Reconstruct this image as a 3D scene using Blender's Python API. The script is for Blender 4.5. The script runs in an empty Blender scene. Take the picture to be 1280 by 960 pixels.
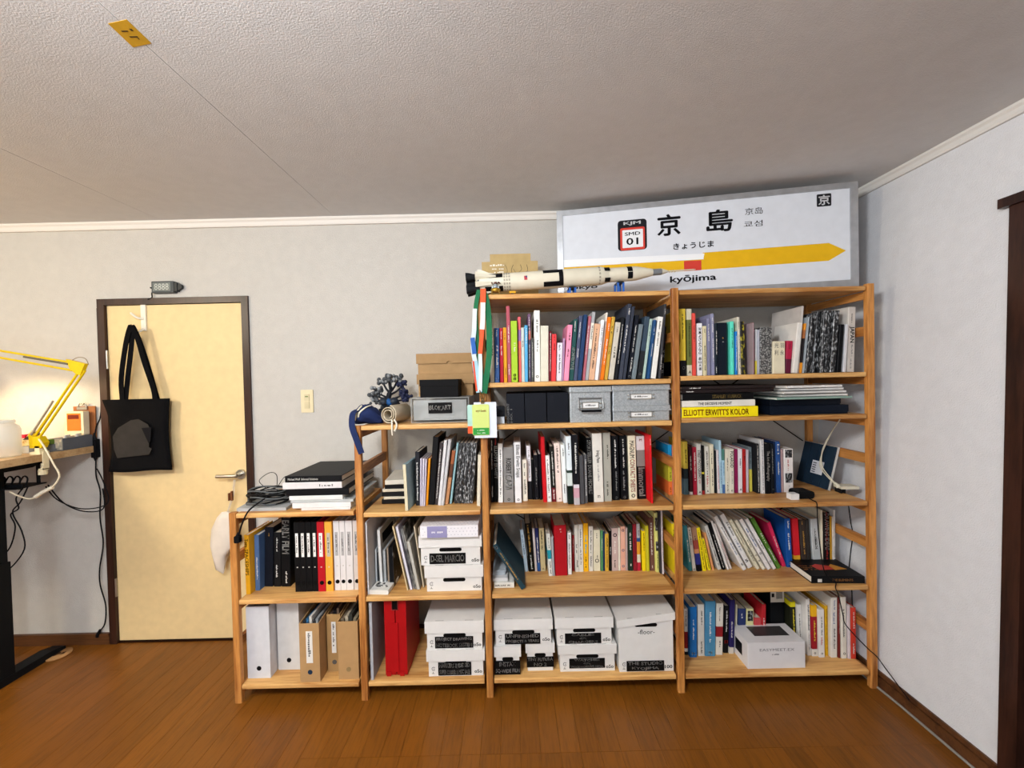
import bpy, math, random
from mathutils import Vector, Matrix
random.seed(7)
SC = bpy.context.scene
COL = SC.collection
# ---------------------------------------------------------------- camera, world, lights, exposure
def make_camera():
    f, roll, pitch = 508.0, 0.0235, math.atan(8/508.0)
    cam = bpy.data.cameras.new('camera'); cam.sensor_width = 36.0; cam.lens = f/1280*36.0
    cam.clip_start = 0.02
    o = bpy.data.objects.new('camera', cam); COL.objects.link(o)
    r = Vector((1,0,0)); fw = Vector((0,math.cos(pitch),-math.sin(pitch))); up = Vector((0,math.sin(pitch),math.cos(pitch)))
    rc = math.cos(roll)*r - math.sin(roll)*up; uc = math.sin(roll)*r + math.cos(roll)*up
    m = Matrix((rc, uc, -fw)).transposed().to_4x4(); m.translation = Vector((0,-1.773,1.411))
    o.matrix_world = m; SC.camera = o
make_camera()
SC.view_settings.view_transform = 'Standard'; SC.view_settings.look = 'None'
SC.view_settings.gamma = 1.0; SC.view_settings.use_curve_mapping = False
SC.view_settings.exposure = 0.6
W = bpy.data.worlds.new('world'); SC.world = W; W.use_nodes = True
W.node_tree.nodes['Background'].inputs[0].default_value = (.8,.85,.9,1)
W.node_tree.nodes['Background'].inputs[1].default_value = 0.3
def area(name, loc, aim, sx, sy, power, col):
    l = bpy.data.lights.new(name, 'AREA'); l.shape = 'RECTANGLE'; l.size = sx; l.size_y = sy
    l.energy = power; l.color = col
    o = bpy.data.objects.new(name, l); COL.objects.link(o); o.location = loc
    d = Vector(aim)-Vector(loc); o.rotation_euler = d.to_track_quat('-Z','Y').to_euler()
    return o
def ceiling_lamp(name, loc, power, col):
    l = bpy.data.lights.new(name, 'POINT'); l.energy = power; l.color = col; l.shadow_soft_size = .16
    o = bpy.data.objects.new(name, l); COL.objects.link(o); o.location = loc
ceiling_lamp('ceiling_light', (-.65,-1.75,2.13), 76, (.95,.97,1.0))
ceiling_lamp('ceiling_light_left', (-2.9,-1.5,2.13), 54, (1.0,.88,.68))
area('window_light', (-1.3,-3.9,1.2), (.6,.3,1.15), 2.4, 1.9, 34, (.84,.92,1.0))
def desk_bulb():
    l = bpy.data.lights.new('desk_lamp_light', 'SPOT'); l.energy = 9; l.color = (1.0,.70,.34)
    l.shadow_soft_size = .05; l.spot_size = math.radians(150); l.spot_blend = .5
    o = bpy.data.objects.new('desk_lamp_light', l); COL.objects.link(o)
    o.location = (-2.60,.10,1.50); o.rotation_euler = (Vector((.12,.25,-1))).to_track_quat('-Z','Y').to_euler()
desk_bulb()
# ---------------------------------------------------------------- materials
def lin(h):
    h = h.lstrip('#'); v = [int(h[i:i+2],16)/255 for i in (0,2,4)]
    return tuple(c/12.92 if c <= .04045 else ((c+.055)/1.055)**2.4 for c in v)+(1,)
MC = {}
def M(h, rough=.55, metal=0.0, vary=.06, bump=0.0, bscale=300):
    k = (h,rough,metal,vary,bump,bscale)
    if k in MC: return MC[k]
    m = bpy.data.materials.new('mat_'+h); m.use_nodes = True; nt = m.node_tree; b = nt.nodes['Principled BSDF']
    b.inputs['Roughness'].default_value = rough; b.inputs['Metallic'].default_value = metal
    c = lin(h); lum = max(c[:3]); k_ = .55+.45*min(1,lum/.05); c = tuple(q*k_ for q in c[:3])+(1,)
    b.inputs['Base Color'].default_value = c; b.inputs['Specular IOR Level'].default_value = .2 if lum>.03 else .1
    if vary > 0:
        tc = nt.nodes.new('ShaderNodeTexCoord'); n = nt.nodes.new('ShaderNodeTexNoise'); n.inputs['Scale'].default_value = 22; n.inputs['Detail'].default_value = 2
        r = nt.nodes.new('ShaderNodeValToRGB'); r.color_ramp.elements[0].position=.3; r.color_ramp.elements[1].position=.7
        r.color_ramp.elements[0].color = tuple(x*(1-vary*1.5) for x in c[:3])+(1,)
        r.color_ramp.elements[1].color = tuple(min(1,x*(1+vary)) for x in c[:3])+(1,)
        nt.links.new(tc.outputs['Object'], n.inputs['Vector']); nt.links.new(n.outputs['Fac'], r.inputs['Fac']); nt.links.new(r.outputs['Color'], b.inputs['Base Color'])
    if bump > 0:
        tc = nt.nodes.new('ShaderNodeTexCoord'); n2 = nt.nodes.new('ShaderNodeTexNoise'); n2.inputs['Scale'].default_value = bscale; n2.inputs['Detail'].default_value = 3
        bp = nt.nodes.new('ShaderNodeBump'); bp.inputs['Strength'].default_value = bump; bp.inputs['Distance'].default_value = .004
        nt.links.new(tc.outputs['Object'], n2.inputs['Vector']); nt.links.new(n2.outputs['Fac'], bp.inputs['Height']); nt.links.new(bp.outputs['Normal'], b.inputs['Normal'])
    MC[k] = m; return m
def wood(name, c0, c1, axis, rough=.45, scale=1.0, rings=14, vary=.22):
    """timber with the grain along one axis"""
    m = bpy.data.materials.new(name); m.use_nodes = True; nt = m.node_tree; b = nt.nodes['Principled BSDF']
    b.inputs['Roughness'].default_value = rough; b.inputs['Specular IOR Level'].default_value = .35
    tc = nt.nodes.new('ShaderNodeTexCoord'); mp = nt.nodes.new('ShaderNodeMapping')
    oi = nt.nodes.new('ShaderNodeObjectInfo'); ad = nt.nodes.new('ShaderNodeVectorMath'); ad.operation = 'ADD'
    ml = nt.nodes.new('ShaderNodeVectorMath'); ml.operation = 'SCALE'; ml.inputs['Scale'].default_value = 7.3
    cmb = nt.nodes.new('ShaderNodeCombineXYZ')
    for i in range(3): nt.links.new(oi.outputs['Random'], cmb.inputs[i])
    nt.links.new(cmb.outputs[0], ml.inputs[0]); nt.links.new(tc.outputs['Object'], ad.inputs[0]); nt.links.new(ml.outputs[0], ad.inputs[1])
    s = [9*scale]*3; s[axis] = .8*scale; mp.inputs['Scale'].default_value = s
    nt.links.new(ad.outputs[0], mp.inputs['Vector'])
    n = nt.nodes.new('ShaderNodeTexNoise'); n.inputs['Scale'].default_value = 1.6; n.inputs['Detail'].default_value = 3
    nt.links.new(mp.outputs[0], n.inputs['Vector'])
    w = nt.nodes.new('ShaderNodeMath'); w.operation = 'MULTIPLY'; w.inputs[1].default_value = rings
    sn = nt.nodes.new('ShaderNodeMath'); sn.operation = 'SINE'
    nt.links.new(n.outputs['Fac'], w.inputs[0]); nt.links.new(w.outputs[0], sn.inputs[0])
    n2 = nt.nodes.new('ShaderNodeTexNoise'); n2.inputs['Scale'].default_value = 14; n2.inputs['Detail'].default_value = 4
    nt.links.new(mp.outputs[0], n2.inputs['Vector'])
    mix = nt.nodes.new('ShaderNodeMath'); mix.operation = 'MULTIPLY_ADD'; mix.inputs[1].default_value = .22
    nt.links.new(sn.outputs[0], mix.inputs[0]); nt.links.new(n2.outputs['Fac'], mix.inputs[2])
    r = nt.nodes.new('ShaderNodeValToRGB'); r.color_ramp.elements[0].position=.2; r.color_ramp.elements[1].position=.75
    r.color_ramp.elements[0].color = lin(c0); r.color_ramp.elements[1].color = lin(c1)
    nt.links.new(mix.outputs[0], r.inputs['Fac'])
    hs = nt.nodes.new('ShaderNodeHueSaturation'); vm = nt.nodes.new('ShaderNodeMath'); vm.operation = 'MULTIPLY_ADD'; vm.inputs[1].default_value = vary; vm.inputs[2].default_value = 1-vary/2
    nt.links.new(oi.outputs['Random'], vm.inputs[0]); nt.links.new(vm.outputs[0], hs.inputs['Value']); nt.links.new(r.outputs['Color'], hs.inputs['Color'])
    nt.links.new(hs.outputs['Color'], b.inputs['Base Color'])
    return m
def mono(name, dark='0d0e11', light='c9ccd0', scale=60, stretch=(1,1,1), thr=.52):
    m = bpy.data.materials.new(name); m.use_nodes = True; nt = m.node_tree; b = nt.nodes['Principled BSDF']; b.inputs['Roughness'].default_value = .4
    tc = nt.nodes.new('ShaderNodeTexCoord'); mp = nt.nodes.new('ShaderNodeMapping'); mp.inputs['Scale'].default_value = stretch
    oi = nt.nodes.new('ShaderNodeObjectInfo'); nt.links.new(oi.outputs['Random'], mp.inputs['Location'])
    n = nt.nodes.new('ShaderNodeTexNoise'); n.inputs['Scale'].default_value = scale; n.inputs['Detail'].default_value = 3
    r = nt.nodes.new('ShaderNodeValToRGB'); r.color_ramp.elements[0].position = thr-.04; r.color_ramp.elements[1].position = thr+.12
    r.color_ramp.elements[0].color = lin(dark); r.color_ramp.elements[1].color = lin(light)
    nt.links.new(tc.outputs['Object'], mp.inputs[0]); nt.links.new(mp.outputs[0], n.inputs['Vector']); nt.links.new(n.outputs['Fac'], r.inputs['Fac']); nt.links.new(r.outputs['Color'], b.inputs['Base Color'])
    return m
PINE = ('8a5020','c98b48')
PX, PY, PZ = [wood('pine_'+n, *PINE, a) for n, a in (('x',0),('y',1),('z',2))]
BOARD = wood('pine_board', 'ab7238','d8a968', 0)
FLOORM = wood('floor_plank', '522e0b','7c4a13', 1, .34, 1.0, 4, .2)
SKIRT = wood('skirting', '3f2413','5d3a20', 0, .4)
DARKW = wood('dark_frame', '21110c','3a2118', 2, .35)
MONO = mono('monochrome_print', '101114','b4b7ba', stretch=(1,1,.5), scale=135, thr=.55)
ILLUS = mono('illustration','39393a','a3a3a0',scale=130,thr=.5)
YELFIG = mono('yellow_figure','141210','c9bb2c',scale=75,stretch=(1,1,.6),thr=.56)
def plaster(name, h, strength, scale):
    return M(h, .85, 0, .02, strength, scale)
WALLM = plaster('wall','c0bdb7',.55,230); WALLR = plaster('wallr','dcdee2',.5,230)
CEILM = plaster('ceil','cfcfcf',.35,230)
PAGE = M('d9d0bd', .8, 0, .08); PAGEW = M('e4e0d6', .8, 0, .05)
BLACK = M('15161a', .5); WHITE = M('e6e5e2', .55); STEEL = M('b9b6ae', .3, 1.0)
# ---------------------------------------------------------------- mesh builder
class MB:
    def __init__(s): s.v=[]; s.f=[]; s.mi=[]; s.smooth=[]
    def add(s, vs, fs, mi=0, sm=False):
        b=len(s.v); s.v += [tuple(v) for v in vs]
        for f in fs: s.f.append([b+i for i in f]); s.mi.append(mi); s.smooth.append(sm)
    def box(s, x0,x1,y0,y1,z0,z1, mi=0, M4=None):
        vs=[(x,y,z) for z in (z0,z1) for y in (y0,y1) for x in (x0,x1)]
        if M4: vs=[M4@Vector(v) for v in vs]
        s.add(vs, [(0,2,3,1),(4,5,7,6),(0,1,5,4),(2,6,7,3),(0,4,6,2),(1,3,7,5)], mi)
    def bbox(s, x0,x1,y0,y1,z0,z1, r, ax=1, mi=0, seg=2):
        """box with its edges rounded around one axis"""
        R=[(x0,x1),(y0,y1),(z0,z1)]; a,b=[i for i in range(3) if i!=ax]
        (a0,a1),(b0,b1)=R[a],R[b]; pts=[]
        for cx,cy,t0 in ((a1-r,b1-r,0),(a0+r,b1-r,90),(a0+r,b0+r,180),(a1-r,b0+r,270)):
            for k in range(seg+1):
                t=math.radians(t0+90*k/seg); pts.append((cx+r*math.cos(t),cy+r*math.sin(t)))
        s.prism(pts, R[ax][0], R[ax][1], ax, mi)
    def prism(s, pts, h0, h1, ax=1, mi=0, sm=False):
        a,b=[i for i in range(3) if i!=ax]; n=len(pts); vs=[]
        for h in (h0,h1):
            for p in pts:
                v=[0,0,0]; v[a]=p[0]; v[b]=p[1]; v[ax]=h; vs.append(v)
        s.add(vs, [list(range(n)), list(range(2*n-1,n-1,-1))], mi)
        s.add(vs, [(i,n+i,n+(i+1)%n,(i+1)%n) for i in range(n)], mi, sm)
    def tube(s, path, r, n=8, mi=0, cap=True):
        P=[Vector(p) for p in path]; rs=r if isinstance(r,(list,tuple)) else [r]*len(P)
        up=Vector((0,0,1)); vs=[]
        prev=None
        for i,p in enumerate(P):
            t=(P[min(i+1,len(P)-1)]-P[max(i-1,0)]).normalized()
            if prev is None:
                a=t.cross(up);  a = a if a.length>.05 else t.cross(Vector((1,0,0)))
            else: a=prev-t*prev.dot(t)
            a.normalize(); prev=a; b=t.cross(a)
            for k in range(n):
                th=2*math.pi*k/n; vs.append(p+(a*math.cos(th)+b*math.sin(th))*rs[i])
        fs=[(i*n+k,i*n+(k+1)%n,(i+1)*n+(k+1)%n,(i+1)*n+k) for i in range(len(P)-1) for k in range(n)]
        s.add(vs, fs, mi, True)
        if cap:
            s.add(vs[:n],[list(range(n-1,-1,-1))],mi); s.add(vs[-n:],[list(range(n))],mi)
    def lathe(s, prof, n=24, mi=0, M4=None, sm=True):
        """profile of (radius, height) about z"""
        vs=[]; 
        for r,z in prof:
            for k in range(n):
                th=2*math.pi*k/n; v=Vector((r*math.cos(th),r*math.sin(th),z)); vs.append(M4@v if M4 else v)
        fs=[(i*n+k,i*n+(k+1)%n,(i+1)*n+(k+1)%n,(i+1)*n+k) for i in range(len(prof)-1) for k in range(n)]
        s.add(vs,fs,mi,sm); m=len(prof)-1
        if prof[0][0]>1e-5: s.add(vs[:n],[list(range(n-1,-1,-1))],mi)
        if prof[m][0]>1e-5: s.add(vs[m*n:],[list(range(n))],mi)
    def ball(s, c, r, n=8, mi=0, sq=(1,1,1)):
        m=max(4,n//2+1)
        self_prof=[(math.sin(math.pi*i/m)*r,-math.cos(math.pi*i/m)*r) for i in range(m+1)]
        M4=Matrix.Translation(c)@Matrix.Diagonal((*sq,1)); s.lathe(self_prof,n,mi,M4)
def smoothpath(P, k=6):
    P=[Vector(p) for p in P]; out=[]
    for i in range(len(P)-1):
        p0=P[max(i-1,0)];p1=P[i];p2=P[i+1];p3=P[min(i+2,len(P)-1)]
        for j in range(k):
            t=j/k; out.append(.5*((2*p1)+(p2-p0)*t+(2*p0-5*p1+4*p2-p3)*t*t+(3*p1-p0-3*p2+p3)*t**3))
    out.append(P[-1]); return out
NAMES={}
def obj(name, mb, mats, parent=None, loc=None, rot=None):
    me=bpy.data.meshes.new(name); me.from_pydata([tuple(v) for v in mb.v],[],mb.f)
    mats = mats if isinstance(mats,(list,tuple)) else [mats]
    for m in mats: me.materials.append(m)
    me.polygons.foreach_set('material_index', mb.mi); me.polygons.foreach_set('use_smooth', mb.smooth); me.update()
    o=bpy.data.objects.new(name, me); COL.objects.link(o)
    if parent: o.parent=parent
    if loc: o.location=loc
    if rot: o.rotation_euler=rot
    return o
def tag(o, label=None, cat=None, group=None, kind=None):
    if label: o['label']=label
    if cat: o['category']=cat
    if group: o['group']=group
    if kind: o['kind']=kind
    return o
def thing(name, label, cat, loc=(0,0,0), rot=(0,0,0), group=None):
    o=bpy.data.objects.new(name,None); o.empty_display_size=.05; COL.objects.link(o); o.location=loc; o.rotation_euler=rot
    return tag(o,label,cat,group)
def struct(name, mb, mats): return tag(obj(name,mb,mats),kind='structure')
def P1(name, fn, mats, parent=None, **k):
    mb=MB(); fn(mb); return obj(name,mb,mats,parent,**k)
def bx(name, b, m, parent=None, **k):
    mb=MB(); mb.box(*b); return obj(name,mb,m,parent,**k)
# ---------------------------------------------------------------- lettering
GC={}
def glyphs(s, bold=0.0):
    k=(s,bold)
    if k not in GC:
        c=bpy.data.curves.new('lettering','FONT'); c.body=s; c.resolution_u=2
        o=bpy.data.objects.new('lettering',c); me=bpy.data.meshes.new_from_object(o)
        vs=[(v.co.x,v.co.y) for v in me.vertices]; fs=[list(p.vertices) for p in me.polygons]
        bpy.data.objects.remove(o); bpy.data.curves.remove(c); bpy.data.meshes.remove(me)
        if not vs: vs=[(0,0),(1,1)]
        x0=min(v[0] for v in vs);x1=max(v[0] for v in vs);y0=min(v[1] for v in vs);y1=max(v[1] for v in vs)
        GC[k]=([((v[0]-x0)/max(x1-x0,1e-6),(v[1]-y0)/max(y1-y0,1e-6)) for v in vs],fs,(x1-x0)/max(y1-y0,1e-6))
    return GC[k]
def put_text(mb, s, fn, bold=0.0, mi=0):
    """fn maps (u,v) in 0..1 (u along the line, v up) to a point"""
    vs,fs,asp=glyphs(s)
    if bold<=.004: mb.add([fn(u,v) for u,v in vs],fs,mi); return
    b=bold*2.2; bu=min(b/asp,.2)
    for du,dv in ((-1,0),(1,0),(0,-1),(0,1)) if bold<.02 else [(math.cos(k*.7854),math.sin(k*.7854)) for k in range(8)]:
        mb.add([fn(bu+u*(1-2*bu)+du*bu, b+v*(1-2*b)+dv*b) for u,v in vs],fs,mi)
def put_scribble(mb, fn, rnd, n, mi=0, h=.62):
    """lettering too small to read: a row of short strokes"""
    u=0
    while u<1:
        w=rnd.uniform(.5,1.1)/n
        if rnd.random()<.17: u+=w; continue
        u1=min(1,u+w*.72)
        a=rnd.choice((0,.0,.12)); b=h if rnd.random()<.7 else 1.0
        mb.add([fn(u,a),fn(u1,a),fn(u1,b),fn(u,b)],[(0,1,2,3)],mi); u+=w
LET={'w':'e2e0da','k':'26241f','r':'b02a28','o':'b98a3e','g':'8d8d8c','b':'2c5a8f','c':'2aa5c0','y':'e3cf3a','p':'9a7f6b','J':'26241f'}
BOOKS = [
(-0.1057, 0.0437, 1.39, 0.0106, 0.231, 0.3298, 0.0232, '2e2f31', '', 'tall black binder left of the cream one, top shelf, third bay', 'books on the top shelf of the third bay'),
(-0.0884, 0.0511, 1.39, 0.0186, 0.173, 0.2467, 0.0152, 'ded8c6', 'k:~@.08-.2;k:~@.33-.52', 'slim cream book between black and blue ones, top shelf, third bay', 'books on the top shelf of the third bay'),
(-0.0664, 0.0469, 1.39, 0.0207, 0.171, 0.2436, 0.0158, '31568f', 'w:~@.04-.16;w:~@.32-.72;w:Y@.92-.97', 'blue book between cream and crimson ones, top shelf, third bay', 'books on the top shelf of the third bay'),
(-0.0446, 0.0525, 1.39, 0.015, 0.17, 0.2431, 0.0072, 'b3152f', 'w:~@.06-.2;w:~@.33-.5', 'thin crimson book between blue and mustard ones, top shelf, third bay', 'books on the top shelf of the third bay'),
(-0.0277, 0.053, 1.39, 0.0155, 0.172, 0.2457, 0.0039, 'e0a01e', 'k:~@.1-.22;k:~@.72-.92', 'mustard book between crimson and rose ones, top shelf, third bay', 'books on the top shelf of the third bay'),
(-0.0097, 0.0396, 1.39, 0.0158, 0.238, 0.3393, -0.0026, 'b0525f', 'w:~@.26-.48;w:~@.76-.9', 'tall dusty rose book between mustard and lime ones, top shelf, third bay', 'books on the top shelf of the third bay'),
(0.013, 0.0383, 1.39, 0.0282, 0.191, 0.2726, 0.0062, 'a4c92f', 'w:~@.36-.5;k:8@.86-.91;k:8@.92-.97', 'thick lime green book between rose and coral ones, top shelf, third bay', 'books on the top shelf of the third bay'),
(0.0367, 0.0581, 1.39, 0.0136, 0.205, 0.2929, 0.0088, 'e9666a:.2,9a6fb0:.37,ea6a64', 'o:~@.48-.68', 'slim coral book between lime and grey ones, top shelf, third bay', 'books on the top shelf of the third bay'),
(0.051, 0.0442, 1.39, 0.0137, 0.17, 0.2427, 0.0092, 'c4ccc6', 'k:~@.24-.36', 'thin pale grey book between coral and sky blue ones, top shelf, third bay', 'books on the top shelf of the third bay'),
(0.0654, 0.0436, 1.39, 0.0137, 0.177, 0.2525, 0.0145, '56a9da', 'w:~@.05-.38', 'sky blue book between grey and purple ones, top shelf, third bay', 'books on the top shelf of the third bay'),
(0.0799, 0.0619, 1.39, 0.0125, 0.214, 0.3059, 0.0165, '6d5370:.25,d7736b:.38,5b4c68', 'w:~@.05-.3;w:~@.45-.95', 'slim purple patterned book between sky blue and charcoal ones, top shelf, third bay', 'books on the top shelf of the third bay'),
(0.0928, 0.0493, 1.39, 0.0112, 0.137, 0.1952, 0.015, '4b4d4c', 'w:~@.1-.9', 'thin charcoal booklet between purple and white ones, top shelf, third bay', 'books on the top shelf of the third bay'),
(0.1147, 0.0581, 1.39, 0.026, 0.224, 0.3196, 0.0159, 'eeeee8', 'k:~@.13-.31;k:~@.42-.58;k:o@.91-.95', 'tall white book between charcoal and pale cream ones, top shelf, third bay', 'books on the top shelf of the third bay'),
(0.1465, 0.0494, 1.39, 0.0353, 0.174, 0.2489, 0.022, 'd9d8c5', '', 'thick pale cream book between white and maroon ones, top shelf, third bay', 'books on the top shelf of the third bay'),
(0.1713, 0.0533, 1.39, 0.0106, 0.157, 0.2245, 0.0309, '6a1a26', 'w:~@.04-.8', 'maroon book with white letters between pale cream and red ones, top shelf, third bay', 'books on the top shelf of the third bay'),
(0.1868, 0.0416, 1.39, 0.0191, 0.147, 0.2099, 0.0371, 'ea4145', 'k:~@.02-.14;k:~@.2-.34', 'bright red book between maroon and lavender ones, top shelf, third bay', 'books on the top shelf of the third bay'),
(0.2105, 0.0532, 1.39, 0.0245, 0.12, 0.171, 0.0536, 'e6e4ec', 'k:~@.05-.2;k:~@.3-.8', 'short lavender white book between red and lilac ones, top shelf, third bay', 'books on the top shelf of the third bay'),
(0.2282, 0.0588, 1.39, 0.009, 0.134, 0.192, 0.0598, 'b394b6', '', 'thin lilac book between lavender and pink ones, top shelf, third bay', 'books on the top shelf of the third bay'),
(0.2443, 0.0506, 1.39, 0.0216, 0.176, 0.2509, 0.0912, 'f294b4', 'k:~@.13-.28;k:~@.43-.57', 'bubblegum pink book between lilac and dark green ones, top shelf, third bay', 'books on the top shelf of the third bay'),
(0.2674, 0.0558, 1.39, 0.018, 0.193, 0.276, 0.0952, '25504f', 'w:~@.02-.2;w:ARCHITECTURE@.45-.82', 'dark green book between pink and slate ones, top shelf, third bay', 'books on the top shelf of the third bay'),
(0.2857, 0.0541, 1.39, 0.015, 0.204, 0.2921, 0.1106, '4d5570', 'w:~@.1-.35;w:~@.5-.65', 'slate book between dark green and navy ones, top shelf, third bay', 'books on the top shelf of the third bay'),
(0.3019, 0.0395, 1.39, 0.0159, 0.206, 0.2936, 0.1155, '223e67', '', 'navy book between slate and dusty pink ones, top shelf, third bay', 'books on the top shelf of the third bay'),
(0.3218, 0.0562, 1.39, 0.0148, 0.203, 0.2897, 0.1224, 'bf6b78', 'w:~@.15-.6', 'dusty pink book between navy and grey banded ones, top shelf, third bay', 'books on the top shelf of the third bay'),
(0.3369, 0.0522, 1.39, 0.0138, 0.215, 0.3074, 0.1249, 'adb1b4:.16,ebe9dc:.54,a9aeb1', 'k:~@.2-.4', 'grey book with white band between dusty pink and peach ones, top shelf, third bay', 'books on the top shelf of the third bay'),
(0.3566, 0.0452, 1.39, 0.0239, 0.177, 0.2528, 0.1311, 'd9ad8d', 'k:~@.08-.8', 'peach book between grey banded and white ones, top shelf, third bay', 'books on the top shelf of the third bay'),
(0.3778, 0.0387, 1.39, 0.0148, 0.188, 0.2687, 0.1273, 'e9ebee', 'k:~@.1-.45', 'plain white book between peach and thin white ones, top shelf, third bay', 'books on the top shelf of the third bay'),
(0.3929, 0.0588, 1.39, 0.0065, 0.214, 0.3052, 0.1386, 'efede2', '', 'thin tall white book between white and orange ones, top shelf, third bay', 'books on the top shelf of the third bay'),
(0.4045, 0.0493, 1.39, 0.0152, 0.198, 0.2823, 0.1428, 'f57f17', 'w:~@.1-.22;w:~@.35-.75', 'bright orange book between thin white and gold ones, top shelf, third bay', 'books on the top shelf of the third bay'),
(0.4227, 0.0553, 1.39, 0.0157, 0.199, 0.2844, 0.1429, 'cfa944', 'k:~@.15-.26;k:~@.42-.6', 'golden yellow book between orange and beige ones, top shelf, third bay', 'books on the top shelf of the third bay'),
(0.4461, 0.0591, 1.39, 0.0241, 0.181, 0.2591, 0.1491, 'cfcabb', 'k:~@.08-.18;k:~@.43-.62', 'light beige book between gold and black ones, top shelf, third bay', 'books on the top shelf of the third bay'),
(0.4693, 0.0551, 1.39, 0.0126, 0.198, 0.2824, 0.1339, '23262b', 'w:~@.12-.75', 'black book with white letters between beige and charcoal blue ones, top shelf, third bay', 'books on the top shelf of the third bay'),
(0.4893, 0.0601, 1.39, 0.017, 0.239, 0.3415, 0.1479, '3d4352', 'w:~@.06-.14;w:~@.28-.65', 'tall charcoal blue book between black and charcoal blue ones, top shelf, third bay', 'books on the top shelf of the third bay'),
(0.5043, 0.0475, 1.39, 0.0114, 0.23, 0.3282, 0.1478, '343a48', '', 'second tall charcoal blue book between charcoal blue and near black ones, top shelf, third bay', 'books on the top shelf of the third bay'),
(0.5276, 0.0572, 1.39, 0.0183, 0.203, 0.2896, 0.1489, '1f222c', 'w:~@.16-.58;w:~@.66-.88;w:o@.94-.98', 'near black book between charcoal blue and mid grey ones, top shelf, third bay', 'books on the top shelf of the third bay'),
(0.5465, 0.0487, 1.39, 0.0178, 0.173, 0.2469, 0.1589, '727f86', '', 'mid grey book between near black and dark slate ones, top shelf, third bay', 'books on the top shelf of the third bay'),
(0.5751, 0.0605, 1.39, 0.0216, 0.198, 0.2825, 0.149, '3c4d5d:.55,2b2e31', 'w:o@.9-.94', 'dark slate book between mid grey and mint ones, top shelf, third bay', 'books on the top shelf of the third bay'),
(0.5948, 0.0591, 1.39, 0.0123, 0.19, 0.2719, 0.1457, 'b0c9bd', 'k:~@.1-.3', 'pale mint book between dark slate and deep blue ones, top shelf, third bay', 'books on the top shelf of the third bay'),
(0.61, 0.0403, 1.39, 0.0107, 0.185, 0.2638, 0.135, '1c4a7c', 'w:~@.12-.25;w:~@.4-.62', 'deep blue book between mint and thick white ones, top shelf, third bay', 'books on the top shelf of the third bay'),
(0.6319, 0.0413, 1.39, 0.022, 0.194, 0.2773, 0.1384, 'ecece7', 'k:~@.05-.2;k:~@.25-.5', 'thick white book between deep blue and dark grey ones, top shelf, third bay', 'books on the top shelf of the third bay'),
(0.661, 0.0432, 1.39, 0.0108, 0.233, 0.3328, 0.0956, '3c3d42', 'w:~@.06-.14;w:~@.68-.88', 'tall dark grey book between thick white and black ones, top shelf, third bay', 'books on the top shelf of the third bay'),
(0.6771, 0.0612, 1.39, 0.0123, 0.165, 0.2355, 0.0797, '1d1d20', 'w:V X@.45-.6;w:/// \\\\@.7-.9', 'black book with white marks right of the dark grey one, top shelf, third bay', 'books on the top shelf of the third bay'),
(0.7705, 0.0485, 1.4, 0.023, 0.21, 0.3003, 0.0017, 'dfc23c:.77,1c1d22', 'k:~@.08-.45;w:O@.84-.92', 'yellow book with black foot left of the olive one, top shelf, fourth bay', 'books on the top shelf of the fourth bay'),
(0.8, 0.053, 1.4, 0.0213, 0.21, 0.2995, 0.0069, 'd3cfb7:.16,6b733a:.84,d3cfb7', 'k:~@.2-.72;k:A@.92-.97', 'olive book with cream ends between yellow and coral ones, top shelf, fourth bay', 'books on the top shelf of the fourth bay'),
(0.8184, 0.0452, 1.4, 0.0132, 0.195, 0.2791, 0.0054, 'e85348', 'k:~@.2-.45', 'coral red book between olive and white ones, top shelf, fourth bay', 'books on the top shelf of the fourth bay'),
(0.8448, 0.0502, 1.4, 0.0224, 0.164, 0.2341, 0.0083, 'eeeef0', 'k:写真よさようなら@.08-.6;k:森山大道@.64-.9', 'white japanese paperback between coral and cream ones, top shelf, fourth bay', 'books on the top shelf of the fourth bay'),
(0.8671, 0.0473, 1.4, 0.0148, 0.155, 0.2211, 0.003, 'd8cfaa', 'k:~@.05-.14;k:~@.4-.9', 'cream book between white and grey lavender ones, top shelf, fourth bay', 'books on the top shelf of the fourth bay'),
(0.8847, 0.0464, 1.4, 0.0145, 0.178, 0.2545, 0.0006, '7f7f9b', 'w:~@.1-.4', 'grey lavender book between cream and pale lavender ones, top shelf, fourth bay', 'books on the top shelf of the fourth bay'),
(0.9043, 0.052, 1.4, 0.0158, 0.193, 0.2753, 0.0001, '8f90ad', 'w:~@.05-.3;w:~@.4-.8', 'pale lavender book between grey lavender and midnight ones, top shelf, fourth bay', 'books on the top shelf of the fourth bay'),
(0.9187, 0.052, 1.4, 0.0113, 0.163, 0.2331, 0.0111, '1d2833', 'w:~@.15-.6;w:~@.84-.96', 'thin midnight book between pale lavender and thick midnight ones, top shelf, fourth bay', 'books on the top shelf of the fourth bay'),
(0.9511, 0.0597, 1.4, 0.0411, 0.165, 0.2353, 0.0092, '1a222e', 'o:~@.28-.31;w:~@.36-.37', 'very thick midnight book between midnight and mint ones, top shelf, fourth bay', 'books on the top shelf of the fourth bay'),
(0.9934, 0.0544, 1.4, 0.0146, 0.168, 0.2399, 0.0039, '5fe3c8:1', 'k:~@.1-.5', 'mint book between thick midnight and blue ones, top shelf, fourth bay', 'books on the top shelf of the fourth bay'),
(1.0131, 0.0603, 1.4, 0.0113, 0.136, 0.1945, 0.0085, '1c80d2', 'w:~@.1-.9', 'blue book between mint and cream white ones, top shelf, fourth bay', 'books on the top shelf of the fourth bay'),
(1.0293, 0.0586, 1.4, 0.0107, 0.181, 0.2591, -0.0147, 'd5d0bf', 'k:~@.08-.2;k:~@.3-.9', 'cream white book between blue and black yellow ones, top shelf, fourth bay', 'books on the top shelf of the fourth bay'),
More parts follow.
